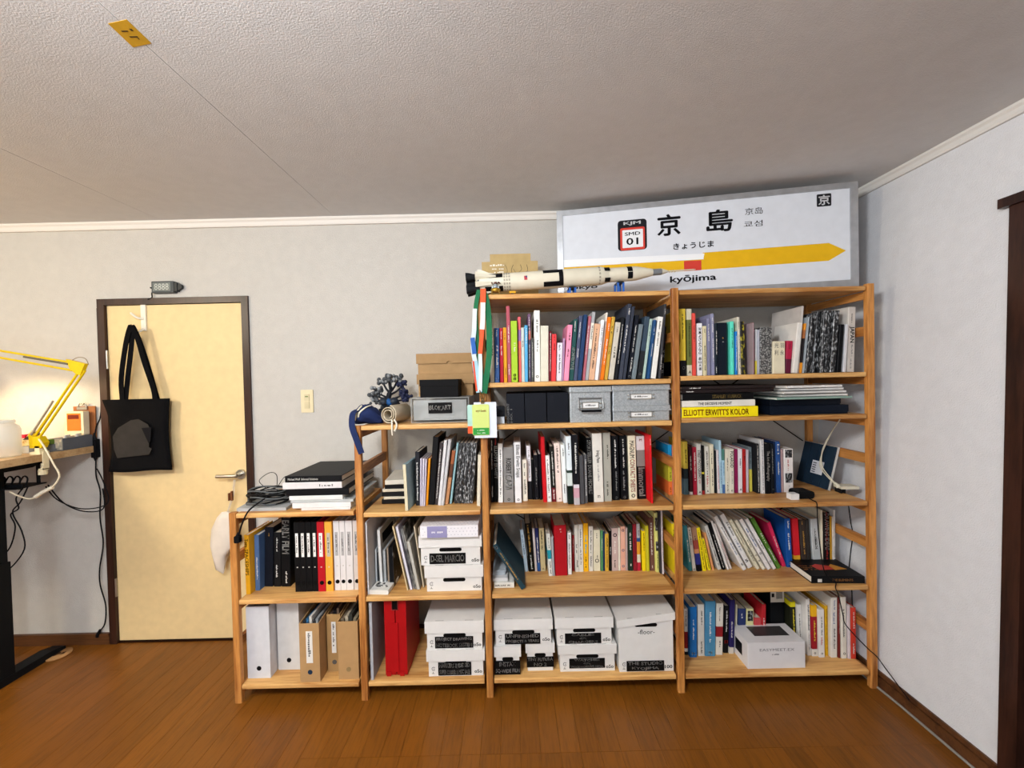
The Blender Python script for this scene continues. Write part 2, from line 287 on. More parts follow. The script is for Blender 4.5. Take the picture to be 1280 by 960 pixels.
(1.049, 0.0618, 1.4, 0.0184, 0.167, 0.2392, -0.0242, '@y', '', 'black book with yellow figure between cream white and mauve ones, top shelf, fourth bay', 'books on the top shelf of the fourth bay'),
(1.0797, 0.0419, 1.4, 0.0045, 0.161, 0.2299, 0.0106, 'a08d92', '', 'thin mauve booklet between black yellow and maroon ones, top shelf, fourth bay', 'books on the top shelf of the fourth bay'),
(1.0889, 0.0541, 1.4, 0.0077, 0.163, 0.2324, 0.0001, '8b1934', '', 'maroon book between mauve and light grey ones, top shelf, fourth bay', 'books on the top shelf of the fourth bay'),
(1.1009, 0.0587, 1.4, 0.008, 0.141, 0.2017, 0.0192, 'ccced0:.7,e0d04a', '', 'thin light grey book between maroon and pale grey ones, top shelf, fourth bay', 'books on the top shelf of the fourth bay'),
(1.1139, 0.0612, 1.4, 0.0112, 0.14, 0.1996, 0.013, 'b9bcc6', '', 'pale grey blue book between light grey and grey illustrated ones, top shelf, fourth bay', 'books on the top shelf of the fourth bay'),
(1.1468, 0.0597, 1.4, 0.0531, 0.147, 0.2099, 0.0148, '@g', '', 'thick grey illustrated book between pale grey and short cream ones, top shelf, fourth bay', 'books on the top shelf of the fourth bay'),
(1.2004, 0.0517, 1.4, 0.0528, 0.12, 0.1449, 0.0159, 'e4dcc0', 'J:光 羽@.05-.2;J:利 永@.27-.43', 'short cream japanese box between grey illustrated and crimson ones, top shelf, fourth bay', 'books on the top shelf of the fourth bay'),
(1.2425, 0.0551, 1.4, 0.0257, 0.12, 0.1458, 0.0773, 'b32447:.56,5f1b35', 'k:~@.1-.25', 'short crimson paperback between short cream and white album ones, top shelf, fourth bay', 'books on the top shelf of the fourth bay'),
(1.2669, 0.0431, 1.4, 0.0215, 0.158, 0.2254, 0.1109, 'e6e3dc', '', 'white album between crimson and pale grey album ones, top shelf, fourth bay', 'books on the top shelf of the fourth bay'),
(1.2904, 0.058, 1.4, 0.0076, 0.211, 0.302, 0.0866, 'c9c4bf', '', 'tall pale grey album between white album and black orange ones, top shelf, fourth bay', 'books on the top shelf of the fourth bay'),
(1.2986, 0.0518, 1.4, 0.0075, 0.156, 0.223, 0.106, 'f09a22:.13,b56d3c:.3,2a2426:.79,f09a22', '', 'black and orange book between pale grey album and pale blue ones, top shelf, fourth bay', 'books on the top shelf of the fourth bay'),
(1.3063, 0.0448, 1.4, 0.0065, 0.176, 0.251, 0.1099, '9aa5ad', '', 'pale blue grey book between black orange and monochrome ones, top shelf, fourth bay', 'books on the top shelf of the fourth bay'),
(1.3149, 0.0395, 1.4, 0.0092, 0.176, 0.2513, 0.1189, '@', '', 'first monochrome photo magazine between pale blue and monochrome ones, top shelf, fourth bay', 'books on the top shelf of the fourth bay'),
(1.3424, 0.0585, 1.4, 0.0158, 0.188, 0.2682, 0.1139, '@', '', 'second monochrome photo magazine between two monochrome ones, top shelf, fourth bay', 'books on the top shelf of the fourth bay'),
(1.3626, 0.0618, 1.4, 0.013, 0.193, 0.2751, 0.0985, '@', '', 'third monochrome photo magazine between two monochrome ones, top shelf, fourth bay', 'books on the top shelf of the fourth bay'),
(1.3832, 0.0401, 1.4, 0.0159, 0.193, 0.2751, 0.0787, '@', '', 'fourth monochrome photo magazine between two monochrome ones, top shelf, fourth bay', 'books on the top shelf of the fourth bay'),
(1.4166, 0.0572, 1.4, 0.018, 0.194, 0.2779, 0.0659, '@', '', 'fifth monochrome photo magazine between two monochrome ones, top shelf, fourth bay', 'books on the top shelf of the fourth bay'),
(1.4384, 0.0479, 1.4, 0.0241, 0.194, 0.2765, 0.0848, '@', '', 'sixth monochrome photo magazine between monochrome and black magazine ones, top shelf, fourth bay', 'books on the top shelf of the fourth bay'),
(1.4611, 0.0416, 1.4, 0.0187, 0.149, 0.2133, 0.0824, '14161a', '', 'black magazine between monochrome and white booklet ones, top shelf, fourth bay', 'books on the top shelf of the fourth bay'),
(1.4888, 0.0451, 1.4, 0.0135, 0.149, 0.2133, 0.0699, 'd9dade', '', 'curved white booklet between black magazine and off white ones, top shelf, fourth bay', 'books on the top shelf of the fourth bay'),
(1.5254, 0.0565, 1.4, 0.0323, 0.204, 0.2916, 0.0363, 'd4cfc8', 'k:~@.1-.26;k:JAPAN@.3-.55;g:~@.58-.76;g:~@.8-.95', 'tall off white book right of the white booklet one, top shelf, fourth bay', 'books on the top shelf of the fourth bay'),
(-0.1039, 0.1079, 0.833, 0.0141, 0.212, 0.3035, 0.0131, '17171a', 'w:~@.05-.5;w:~@.75-.92', 'black book left of the black capitals one, middle shelf, third bay', 'books on the middle shelf of the third bay'),
(-0.0867, 0.1077, 0.833, 0.019, 0.214, 0.3051, 0.0151, '141416', 'r:~@.01-.12;w:ELLIOTT ERWITT@.14-.64', 'black book with white capitals between black and slim white ones, middle shelf, third bay', 'books on the middle shelf of the third bay'),
(-0.0647, 0.1004, 0.833, 0.021, 0.191, 0.2734, 0.0154, 'ebebe9', 'k:~@.08-.9', 'slim white book between black capitals and grey photo ones, middle shelf, third bay', 'books on the middle shelf of the third bay'),
(-0.0271, 0.0989, 0.833, 0.0466, 0.179, 0.2561, 0.0121, '8a8886', 'k:ROBERT@.2-.48;w:CAPA@.5-.78;k:o@.92-.97', 'grey photo book between slim white and thick white ones, middle shelf, third bay', 'books on the middle shelf of the third bay'),
(0.0169, 0.0928, 0.833, 0.0306, 0.195, 0.2788, 0.0013, 'edecec', 'g:Elliott Erwitt Snaps@.04-.58;k:o@.93-.97', 'thick white book between grey photo and cream ones, middle shelf, third bay', 'books on the middle shelf of the third bay'),
(0.0497, 0.1153, 0.833, 0.0226, 0.135, 0.1931, -0.0036, 'e9e3d2', 'k:~@.07-.2;k:~@.3-.85', 'short cream book between thick white and white black ones, middle shelf, third bay', 'books on the middle shelf of the third bay'),
(0.0733, 0.1391, 0.833, 0.0192, 0.178, 0.2536, -0.0138, 'e6e4e8:.66,26262a', 'k:~@.08-.6', 'white book with black foot between cream and thin black ones, middle shelf, third bay', 'books on the middle shelf of the third bay'),
(0.0885, 0.135, 0.833, 0.0093, 0.133, 0.1904, -0.0079, '111114', '', 'thin black book between white black and black titled ones, middle shelf, third bay', 'books on the middle shelf of the third bay'),
(0.1046, 0.1338, 0.833, 0.0207, 0.147, 0.2105, -0.0082, '1c1c22', 'g:~@.28-.7;w:o@.95-.98', 'black book with grey title between thin black and black booklet ones, middle shelf, third bay', 'books on the middle shelf of the third bay'),
(0.1243, 0.1293, 0.833, 0.0119, 0.151, 0.2153, -0.0136, '15131c', '', 'black booklet between black titled and red ones, middle shelf, third bay', 'books on the middle shelf of the third bay'),
(0.1412, 0.0915, 0.833, 0.0171, 0.212, 0.3023, -0.0217, 'c8141f', '', 'tall red book between black booklet and white titled ones, middle shelf, third bay', 'books on the middle shelf of the third bay'),
(0.1609, 0.0942, 0.833, 0.0189, 0.15, 0.2142, -0.0262, 'ebeae9', 'k:~@.08-.8;r:o@.88-.92', 'white titled book between red and black maroon ones, middle shelf, third bay', 'books on the middle shelf of the third bay'),
(0.1829, 0.0938, 0.833, 0.0175, 0.18, 0.2566, -0.0316, '23231f:.75,6d1922', 'w:~@.1-.7;w:~@.78-.95', 'black and maroon book between white titled and blush ones, middle shelf, third bay', 'books on the middle shelf of the third bay'),
(0.2066, 0.092, 0.833, 0.0259, 0.19, 0.271, -0.0257, 'e7d3cb', 'k:~@.05-.5;k:~@.93-.96', 'blush pink book between black maroon and narrow white ones, middle shelf, third bay', 'books on the middle shelf of the third bay'),
(0.2318, 0.0737, 0.833, 0.0181, 0.186, 0.266, -0.0296, 'e6ebea', 'k:~@.06-.2;k:~@.68-.85', 'white narrow book between blush and ice white ones, middle shelf, third bay', 'books on the middle shelf of the third bay'),
(0.2534, 0.0532, 0.833, 0.0237, 0.215, 0.3073, -0.0184, 'dfe9ee:.5,24382f:.54,cfd9d6:.73,18261f', 'k:~@.1-.28', 'tall ice white book between narrow white and black pink ones, middle shelf, third bay', 'books on the middle shelf of the third bay'),
(0.2799, 0.0407, 0.833, 0.0254, 0.221, 0.3155, -0.0115, '1c1c22:.71,d9d3dc:.76,c79aa8:.9,b9b4b8', 'w:~@.12-.55', 'black book with pink foot between ice white and dark grey ones, middle shelf, third bay', 'books on the middle shelf of the third bay'),
(0.3059, 0.0519, 0.833, 0.0196, 0.154, 0.2194, -0.0159, '4d4d50', '', 'dark grey book between black pink and charcoal titled ones, middle shelf, third bay', 'books on the middle shelf of the third bay'),
(0.3247, 0.0625, 0.833, 0.0147, 0.155, 0.2211, -0.0047, '58585b', 'w:~@.1-.85', 'charcoal titled book between dark grey and black storyteller ones, middle shelf, third bay', 'books on the middle shelf of the third bay'),
(0.3484, 0.0729, 0.833, 0.0215, 0.207, 0.296, -0.0197, '161618', 'w:STORYTELLER DUANE MICHALS@.04-.87', 'black storyteller book between charcoal titled and ivory ones, middle shelf, third bay', 'books on the middle shelf of the third bay'),
(0.385, 0.0742, 0.833, 0.0445, 0.22, 0.3148, -0.0123, 'e0ddd4', 'k:Irving Penn@.25-.43;g:~@.46-.7;k:m@.9-.94', 'thick ivory book between black storyteller and grey ones, middle shelf, third bay', 'books on the middle shelf of the third bay'),
(0.4291, 0.0818, 0.833, 0.0342, 0.221, 0.3158, -0.0074, 'a7a69b', 'k:~@.18-.38;k:~@.7-.92', 'thick grey book between ivory and black ones, middle shelf, third bay', 'books on the middle shelf of the third bay'),
(0.4702, 0.0953, 0.833, 0.0304, 0.209, 0.2982, -0.0074, '16181c', 'w:~@.06-.5;g:~@.55-.85;w:o@.94-.98', 'black book with white title between grey and black ones, middle shelf, third bay', 'books on the middle shelf of the third bay'),
(0.5096, 0.0993, 0.833, 0.0309, 0.209, 0.2988, -0.0148, '131519', 'w:~@.06-.5;g:~@.55-.85;w:o@.94-.98', 'second black book with white title between black and cream ones, middle shelf, third bay', 'books on the middle shelf of the third bay'),
(0.5498, 0.1003, 0.833, 0.0356, 0.207, 0.2964, -0.0112, 'e5dfc4', 'k:MAGNUM@.08-.35;r:CONTACT SHEETS@.37-.88;k:o@.91-.97', 'thick cream book with red title between black and black portrait ones, middle shelf, third bay', 'books on the middle shelf of the third bay'),
(0.5926, 0.1037, 0.833, 0.0372, 0.205, 0.2925, -0.0164, 'd0cfd0:.22,7f7c78:.48,1c1a1b', 'r:M@.04-.08;w:Immortal@.5-.95', 'black book with portrait spine between cream and bright red ones, middle shelf, third bay', 'books on the middle shelf of the third bay'),
(0.6159, 0.037, 0.833, 0.0079, 0.214, 0.3055, -0.0133, 'd4151f', 'w:~@.05-.14', 'thin bright red book right of the black portrait one, middle shelf, third bay', 'books on the middle shelf of the third bay'),
(0.7457, 0.16, 0.833, 0.0186, 0.167, 0.2388, -0.0016, '1a8ec5:.36,c9c235:.73,ee7636', 'k:~@.55-.7;k:~@.85-.95', 'blue lime and orange book left of the salmon one, middle shelf, fourth bay', 'books on the middle shelf of the fourth bay'),
(0.7595, 0.16, 0.833, 0.0075, 0.164, 0.2339, 0.0061, 'e08d80', '', 'salmon book between blue lime and yellow teal ones, middle shelf, fourth bay', 'books on the middle shelf of the fourth bay'),
(0.8186, 0.1549, 0.833, 0.0214, 0.178, 0.254, -0.0051, 'e7d250:.51,203037:.7,4f6b76', 'k:~@.15-.4', 'yellow and teal book between salmon and maroon black ones, middle shelf, fourth bay', 'books on the middle shelf of the fourth bay'),
(0.8423, 0.1529, 0.833, 0.0147, 0.162, 0.2315, -0.0108, '3c1a1e:.94,e8e4e0', 'w:~@.2-.5', 'maroon black book between yellow teal and wine red ones, middle shelf, fourth bay', 'books on the middle shelf of the fourth bay'),
(0.8603, 0.1487, 0.833, 0.0176, 0.158, 0.2263, -0.0124, '9e1d33', 'w:~@.1-.7', 'wine red book between maroon black and pale grey ones, middle shelf, fourth bay', 'books on the middle shelf of the fourth bay'),
(0.8801, 0.1471, 0.833, 0.0198, 0.169, 0.2419, -0.0083, 'c5c3bc', 'k:STREET PHOTOGRAPHY@.12-.68;r:NOW@.7-.78;k:A@.92-.97', 'pale grey book between wine red and black striped ones, middle shelf, fourth bay', 'books on the middle shelf of the fourth bay'),
(0.9001, 0.151, 0.833, 0.0111, 0.163, 0.2329, -0.0043, '1c1d1b:.54,dfd040:.58,20211f:.92,9c2a2a', '', 'black book with yellow stripe between pale grey and off white ones, middle shelf, fourth bay', 'books on the middle shelf of the fourth bay'),
(0.9249, 0.1628, 0.833, 0.0229, 0.158, 0.2263, -0.0184, 'dcd9cb', 'k:~@.1-.6;r:~@.62-.85;k:A@.92-.97', 'off white book between black striped and cream ones, middle shelf, fourth bay', 'books on the middle shelf of the fourth bay'),
(0.9493, 0.1678, 0.833, 0.019, 0.165, 0.2353, -0.0021, 'ddd8bf', 'k:~@.15-.4;k:~@.5-.85', 'cream book between off white and dark ones, middle shelf, fourth bay', 'books on the middle shelf of the fourth bay'),
(0.9677, 0.1677, 0.833, 0.0096, 0.143, 0.2045, -0.0127, '23272b', '', 'thin dark book between cream and pinkish white ones, middle shelf, fourth bay', 'books on the middle shelf of the fourth bay'),
(0.9793, 0.1653, 0.833, 0.0108, 0.145, 0.2071, -0.0163, 'dcd5d6', 'b:~@.1-.3;r:~@.35-.9', 'white pinkish book between dark and light blue ones, middle shelf, fourth bay', 'books on the middle shelf of the fourth bay'),
(0.9915, 0.1643, 0.833, 0.0113, 0.177, 0.2533, -0.0145, 'a8c9d9', 'b:~@.4-.9', 'light blue book between pinkish white and photo blue ones, middle shelf, fourth bay', 'books on the middle shelf of the fourth bay'),
(1.0035, 0.1633, 0.833, 0.0113, 0.148, 0.2116, -0.0092, '4d7d72:.25,a9cde0:.8,4468a0', 'b:~@.3-.6', 'pale blue book with photo between light blue and cream paperback ones, middle shelf, fourth bay', 'books on the middle shelf of the fourth bay'),
(1.019, 0.1607, 0.833, 0.0184, 0.149, 0.2124, 0.0058, 'd9d5c3', 'k:~@.2-.5;k:~@.75-.95', 'cream paperback between photo blue and thick cream ones, middle shelf, fourth bay', 'books on the middle shelf of the fourth bay'),
(1.0396, 0.1603, 0.833, 0.0205, 0.148, 0.212, 0.0047, 'dcd8c8', 'k:POLAROID@.05-.42;g:~@.5-.8;k:o@.92-.96', 'thick cream paperback between cream paperback and magenta ones, middle shelf, fourth bay', 'books on the middle shelf of the fourth bay'),
(1.0647, 0.1652, 0.833, 0.0145, 0.146, 0.209, -0.0005, '8a1d4f', '', 'magenta book between thick cream and plain white ones, middle shelf, fourth bay', 'books on the middle shelf of the fourth bay'),
(1.0816, 0.1611, 0.833, 0.0179, 0.148, 0.2109, 0.0024, 'e7e4e8', 'k:~@.22-.42;k:A@.88-.96', 'plain white book between magenta and red ones, middle shelf, fourth bay', 'books on the middle shelf of the fourth bay'),
(1.104, 0.1677, 0.833, 0.0146, 0.145, 0.2076, 0.0039, 'b52322', 'k:~@.05-.3', 'red photo book between plain white and lilac ones, middle shelf, fourth bay', 'books on the middle shelf of the fourth bay'),
(1.1198, 0.1692, 0.833, 0.0116, 0.144, 0.2054, 0.0046, 'c9bfc8', '', 'pale lilac book between red and grey yellow ones, middle shelf, fourth bay', 'books on the middle shelf of the fourth bay'),
(1.144, 0.1842, 0.833, 0.0154, 0.15, 0.2143, -0.0055, '6f7d83:.5,dcd055', 'k:~@.1-.4', 'grey and yellow book between lilac and black spiral ones, middle shelf, fourth bay', 'books on the middle shelf of the fourth bay'),
(1.161, 0.149, 0.833, 0.0133, 0.165, 0.2358, -0.0146, '23252a', 'w:~@.03-.97', 'black spiral notebook between grey yellow and white spiral ones, middle shelf, fourth bay', 'books on the middle shelf of the fourth bay'),
(1.1795, 0.1446, 0.833, 0.0176, 0.179, 0.2558, -0.0132, 'cfcfcf', 'g:~@.0-1', 'white spiral notebook between black spiral and black titled ones, middle shelf, fourth bay', 'books on the middle shelf of the fourth bay'),
(1.2005, 0.1402, 0.833, 0.0231, 0.167, 0.2383, -0.0005, '15181c', 'w:The Art of Photography@.15-.75', 'black titled book between white spiral and narrow black ones, middle shelf, fourth bay', 'books on the middle shelf of the fourth bay'),
(1.2236, 0.141, 0.833, 0.0134, 0.165, 0.2356, -0.0083, '1b2027', 'g:~@.1-.6;w:o@.88-.95', 'narrow black book between black titled and navy ones, middle shelf, fourth bay', 'books on the middle shelf of the fourth bay'),
(1.2452, 0.1556, 0.833, 0.0082, 0.171, 0.2439, -0.0157, '14284a', '', 'navy book between narrow black and royal blue ones, middle shelf, fourth bay', 'books on the middle shelf of the fourth bay'),
(1.2604, 0.1543, 0.833, 0.0209, 0.171, 0.2436, -0.0133, '27508e', 'w:~@.05-.25;w:~@.4-.65', 'royal blue book between navy and brown pink ones, middle shelf, fourth bay', 'books on the middle shelf of the fourth bay'),
(1.2803, 0.1571, 0.833, 0.01, 0.144, 0.206, -0.0093, 'a98d8e', '', 'thin brown pink booklet between royal blue and chunky white ones, middle shelf, fourth bay', 'books on the middle shelf of the fourth bay'),
(1.3091, 0.1577, 0.833, 0.0436, 0.145, 0.2072, 0.0037, 'e4e0de', 'p:#@.02-.2;r:~@.25-.5;k:#@.56-.78;g:~@.85-.87', 'chunky white book right of the brown pink one, middle shelf, fourth bay', 'books on the middle shelf of the fourth bay'),
(0.0505, 0.2, 0.46, 0.017, 0.145, 0.207, -0.0984, 'a8bac8', 'k:~@.12-.6', 'pale blue grey book left of the black gold one, fourth shelf, third bay', 'books on the fourth shelf of the third bay'),
(0.0764, 0.2, 0.46, 0.0289, 0.165, 0.236, -0.0697, '14120f', 'o:~@.02-.6;w:~@.66-.95', 'black book with gold letters between pale blue and pinkish white ones, fourth shelf, third bay', 'books on the fourth shelf of the third bay'),
(0.097, 0.2, 0.46, 0.011, 0.148, 0.212, -0.0457, 'c9bdb9', '', 'thin pinkish white book between black gold and navy ones, fourth shelf, third bay', 'books on the fourth shelf of the third bay'),
(0.1114, 0.2, 0.46, 0.0155, 0.149, 0.2123, -0.0402, '1c2255:.8,28508d', 'w:~@.2-.8', 'navy blue book between pinkish white and tan ones, fourth shelf, third bay', 'books on the fourth shelf of the third bay'),
(0.1321, 0.2, 0.46, 0.0242, 0.149, 0.2125, -0.0247, 'c3b083', 'k:~@.06-.5;k:A@.92-.96', 'tan book between navy and white teal ones, fourth shelf, third bay', 'books on the fourth shelf of the third bay'),
(0.1632, 0.1513, 0.46, 0.0175, 0.143, 0.204, -0.0353, 'd8d9cf:.39,2293a5:.6,dfe0d8', 'k:~@.1-.35;k:~@.65-.95', 'white book with teal patch between tan and thin grey ones, fourth shelf, third bay', 'books on the fourth shelf of the third bay'),
(0.178, 0.1523, 0.46, 0.0107, 0.13, 0.1854, -0.022, 'a5a8ac', '', 'thin grey book between white teal and large red ones, fourth shelf, third bay', 'books on the fourth shelf of the third bay'),
(0.2151, 0.1521, 0.46, 0.0582, 0.169, 0.2418, -0.012, 'a8101d', 'w:~@.07-.09;w:~@.12-.14', 'large thick red book between thin grey and narrow white ones, fourth shelf, third bay', 'books on the fourth shelf of the third bay'),
(0.2565, 0.1607, 0.46, 0.018, 0.141, 0.2017, 0.0054, 'e3e0de', 'k:~@.05-.15;k:~@.25-.85', 'narrow white book between large red and thin red ones, fourth shelf, third bay', 'books on the fourth shelf of the third bay'),
(0.2771, 0.1949, 0.46, 0.0093, 0.123, 0.1757, 0.0234, 'a01f2a', 'w:~@.1-.5', 'thin red book between narrow white and off white ones, fourth shelf, third bay', 'books on the fourth shelf of the third bay'),
(0.2954, 0.1865, 0.46, 0.0173, 0.161, 0.2301, -0.001, 'dad7cd', 'k:~@.4-.6;k:~@.75-.9', 'off white paperback between thin red and off white ones, fourth shelf, third bay', 'books on the fourth shelf of the third bay'),
(0.3153, 0.1863, 0.46, 0.0212, 0.162, 0.2312, 0.0051, 'dcd9d0', 'k:~@.1-.85', 'second off white paperback between off white and yellow ones, fourth shelf, third bay', 'books on the fourth shelf of the third bay'),
(0.3396, 0.1876, 0.46, 0.0239, 0.165, 0.2358, 0.0069, 'e9ab12:.22,efb414', 'c:~@.24-.62;k:~@.7-.92', 'yellow book with cyan title between off white and thin white ones, fourth shelf, third bay', 'books on the fourth shelf of the third bay'),
(0.3636, 0.189, 0.46, 0.0211, 0.154, 0.22, 0.0149, 'd5d2c8', 'k:~@.1-.9', 'thin off white book between yellow and thick cream ones, fourth shelf, third bay', 'books on the fourth shelf of the third bay'),
(0.393, 0.191, 0.46, 0.0326, 0.14, 0.1998, 0.0111, 'd9d4bb', 'k:~@.08-.2;k:~@.6-.68;k:O@.7-.8', 'thick cream book between thin white and green ones, fourth shelf, third bay', 'books on the fourth shelf of the third bay'),
(0.4169, 0.1889, 0.46, 0.0117, 0.138, 0.1977, 0.0108, '4f8a5c', 'w:~@.2-.5', 'green book between thick cream and thin navy ones, fourth shelf, third bay', 'books on the fourth shelf of the third bay'),
(0.427, 0.1884, 0.46, 0.0073, 0.135, 0.1936, 0.0137, '1a3358', '', 'thin navy book between green and gold ones, fourth shelf, third bay', 'books on the fourth shelf of the third bay'),
(0.4403, 0.1852, 0.46, 0.0178, 0.128, 0.1822, 0.0132, 'cfa63d', 'k:~@.1-.9', 'small gold book between thin navy and black ones, fourth shelf, third bay', 'books on the fourth shelf of the third bay'),
(0.4576, 0.1869, 0.46, 0.0118, 0.137, 0.1958, 0.0145, '141416', 'w:~@.4-.6', 'black book between gold and pinkish grey ones, fourth shelf, third bay', 'books on the fourth shelf of the third bay'),
(0.4808, 0.1875, 0.46, 0.0306, 0.146, 0.2081, 0.0078, 'c5aea8', 'k:o@.1-.22;w:~@.3-.6;k:~@.75-.92', 'pinkish grey book between black and thin cream ones, fourth shelf, third bay', 'books on the fourth shelf of the third bay'),
(0.502, 0.1873, 0.46, 0.0097, 0.147, 0.2102, 0.0078, 'e0dccc', '', 'thin cream book between pinkish grey and peach ones, fourth shelf, third bay', 'books on the fourth shelf of the third bay'),
(0.52, 0.1881, 0.46, 0.0233, 0.151, 0.2159, 0.0089, 'e2ac96', 'b:o@.06-.12;b:o@.51-.57;b:o@.87-.93', 'peach book with blue dots between thin cream and mauve ones, fourth shelf, third bay', 'books on the fourth shelf of the third bay'),
(0.537, 0.1872, 0.46, 0.0092, 0.147, 0.2097, 0.0104, 'bfaaa6', '', 'pale mauve book between peach and dark green ones, fourth shelf, third bay', 'books on the fourth shelf of the third bay'),
(0.5547, 0.1838, 0.46, 0.0228, 0.159, 0.2268, 0.0056, '1d3328', 'w:~@.18-.55;w:~@.85-.9', 'dark green book between mauve and dark red ones, fourth shelf, third bay', 'books on the fourth shelf of the third bay'),
(0.5773, 0.181, 0.46, 0.0172, 0.16, 0.2286, -0.0024, '8d1e2c', 'k:~@.3-.8', 'dark red book between dark green and multicoloured ones, fourth shelf, third bay', 'books on the fourth shelf of the third bay'),
(0.5956, 0.181, 0.46, 0.0161, 0.161, 0.2298, -0.006, 'b0adb0:.3,2b4f86:.38,e09a2c:.65,e5dcc4:.82,b8253a', 'k:~@.1-.25', 'multicoloured book between dark red and bright yellow ones, fourth shelf, third bay', 'books on the fourth shelf of the third bay'),
(0.6193, 0.1789, 0.46, 0.0163, 0.136, 0.1947, -0.0054, 'f0d416', 'k:~@.05-.5', 'bright yellow book between multicoloured and olive yellow ones, fourth shelf, third bay', 'books on the fourth shelf of the third bay'),
(0.6367, 0.1747, 0.46, 0.0143, 0.155, 0.2214, -0.0117, 'c8c02f', '', 'olive yellow book between bright yellow and brown ones, fourth shelf, third bay', 'books on the fourth shelf of the third bay'),
(0.6596, 0.1794, 0.46, 0.0218, 0.181, 0.2583, -0.0123, '6a463c', 'w:~@.1-.7;w:~@.9-.95', 'brown book between olive yellow and pale lime ones, fourth shelf, third bay', 'books on the fourth shelf of the third bay'),
(0.6782, 0.1633, 0.46, 0.0142, 0.2, 0.2863, -0.0121, 'cfd088:.25,d9d87e', 'k:#@.08-.3;g:#@.48-.64;k:~@.68-.95', 'tall pale lime patterned book between brown and charcoal ones, fourth shelf, third bay', 'books on the fourth shelf of the third bay'),
(0.6898, 0.1478, 0.46, 0.0077, 0.208, 0.2965, -0.0097, '37343a', '', 'charcoal book between pale lime and tall white ones, fourth shelf, third bay', 'books on the fourth shelf of the third bay'),
(0.6981, 0.144, 0.46, 0.0077, 0.214, 0.3055, -0.0089, 'd2c8ca', 'k:~@.2-.8', 'thin tall white book right of the charcoal one, fourth shelf, third bay', 'books on the fourth shelf of the third bay'),
(0.7575, 0.13, 0.46, 0.0143, 0.172, 0.2453, -0.0585, 'e6cd1e', 'k:~@.1-.9', 'yellow book behind the frame rail left of the teal one, fourth shelf, fourth bay', 'books on the fourth shelf of the fourth bay'),
(0.8385, 0.1674, 0.46, 0.0166, 0.155, 0.2216, -0.0984, '38808a', 'w:~@.3-.8', 'teal book between yellow and white lettered ones, fourth shelf, fourth bay', 'books on the fourth shelf of the fourth bay'),
(0.8573, 0.1665, 0.46, 0.0159, 0.148, 0.2115, -0.1072, 'dcd8cf', 'k:~@.05-.4;k:o@.94-.98', 'white book with black letters between teal and sunset brown ones, fourth shelf, fourth bay', 'books on the fourth shelf of the fourth bay'),
(0.8791, 0.1617, 0.46, 0.0231, 0.151, 0.2156, -0.1136, 'a88268:.3,a04a40:.5,c98a5e:.6,2a2f7a:.85,14141c', 'k:~@.2-.3', 'sunset brown book between white lettered and yellow patterned ones, fourth shelf, fourth bay', 'books on the fourth shelf of the fourth bay'),
(0.9045, 0.1623, 0.46, 0.0167, 0.148, 0.2111, -0.1355, 'ecd418', 'k:~@.05-.95', 'yellow patterned book between sunset brown and yellow patterned ones, fourth shelf, fourth bay', 'books on the fourth shelf of the fourth bay'),
(0.9311, 0.1703, 0.46, 0.0147, 0.12, 0.1543, -0.1996, 'eddb20', 'k:~@.05-.95', 'second yellow patterned book between yellow patterned and thin orange ones, fourth shelf, fourth bay', 'books on the fourth shelf of the fourth bay'),
(0.9502, 0.1711, 0.46, 0.01, 0.13, 0.1857, -0.2031, 'd39461', '', 'thin orange book between yellow patterned and light grey ones, fourth shelf, fourth bay', 'books on the fourth shelf of the fourth bay'),
(0.9809, 0.1716, 0.46, 0.0169, 0.156, 0.2226, -0.2866, 'c2c2bd', 'k:~@.1-.5;k:~@.55-.9', 'light grey book between thin orange and black patterned ones, fourth shelf, fourth bay', 'books on the fourth shelf of the fourth bay'),
(1.0023, 0.1704, 0.46, 0.0149, 0.167, 0.2385, -0.2888, '16171a', 'w:~@.25-.95', 'black patterned book between light grey and slim white ones, fourth shelf, fourth bay', 'books on the fourth shelf of the fourth bay'),
(1.021, 0.1696, 0.46, 0.0093, 0.175, 0.2501, -0.31, 'e2dfdb', '', 'slim white book between black patterned and pinkish white ones, fourth shelf, fourth bay', 'books on the fourth shelf of the fourth bay'),
(1.0374, 0.1762, 0.46, 0.0108, 0.165, 0.2352, -0.3299, 'd3cac6', 'r:~@.4-.8', 'pinkish white book between slim white and broad white ones, fourth shelf, fourth bay', 'books on the fourth shelf of the fourth bay'),
(1.0951, 0.1594, 0.46, 0.0184, 0.205, 0.2934, -0.4845, 'e6e4e1', 'k:~@.2-.45;b:~@.5-.72;k:5@.87-.93', 'broad white paperback between pinkish white and broad white ones, fourth shelf, fourth bay', 'books on the fourth shelf of the fourth bay'),
(1.1326, 0.179, 0.46, 0.023, 0.196, 0.2929, -0.4765, 'e8e6e4', 'k:~@.15-.4;b:~@.45-.68;k:5@.84-.9', 'second broad white paperback between broad white and cream ones, fourth shelf, fourth bay', 'books on the fourth shelf of the fourth bay'),
(1.1629, 0.1653, 0.46, 0.0149, 0.193, 0.2756, -0.4969, 'dcd7bf', 'k:~@.2-.5;k:~@.6-.85', 'cream leaning book between broad white and ivory ones, fourth shelf, fourth bay', 'books on the fourth shelf of the fourth bay'),
(1.1882, 0.1612, 0.46, 0.0141, 0.192, 0.274, -0.5016, 'e2ddca', 'k:~@.4-.55;k:o@.68-.75;k:o@.8-.85', 'ivory leaning book between cream and white ones, fourth shelf, fourth bay', 'books on the fourth shelf of the fourth bay'),
(1.2127, 0.16, 0.46, 0.0175, 0.195, 0.2781, -0.5021, 'e3e0df', 'b:~@.15-.55;k:o@.65-.72', 'white leaning book between ivory and plain white ones, fourth shelf, fourth bay', 'books on the fourth shelf of the fourth bay'),
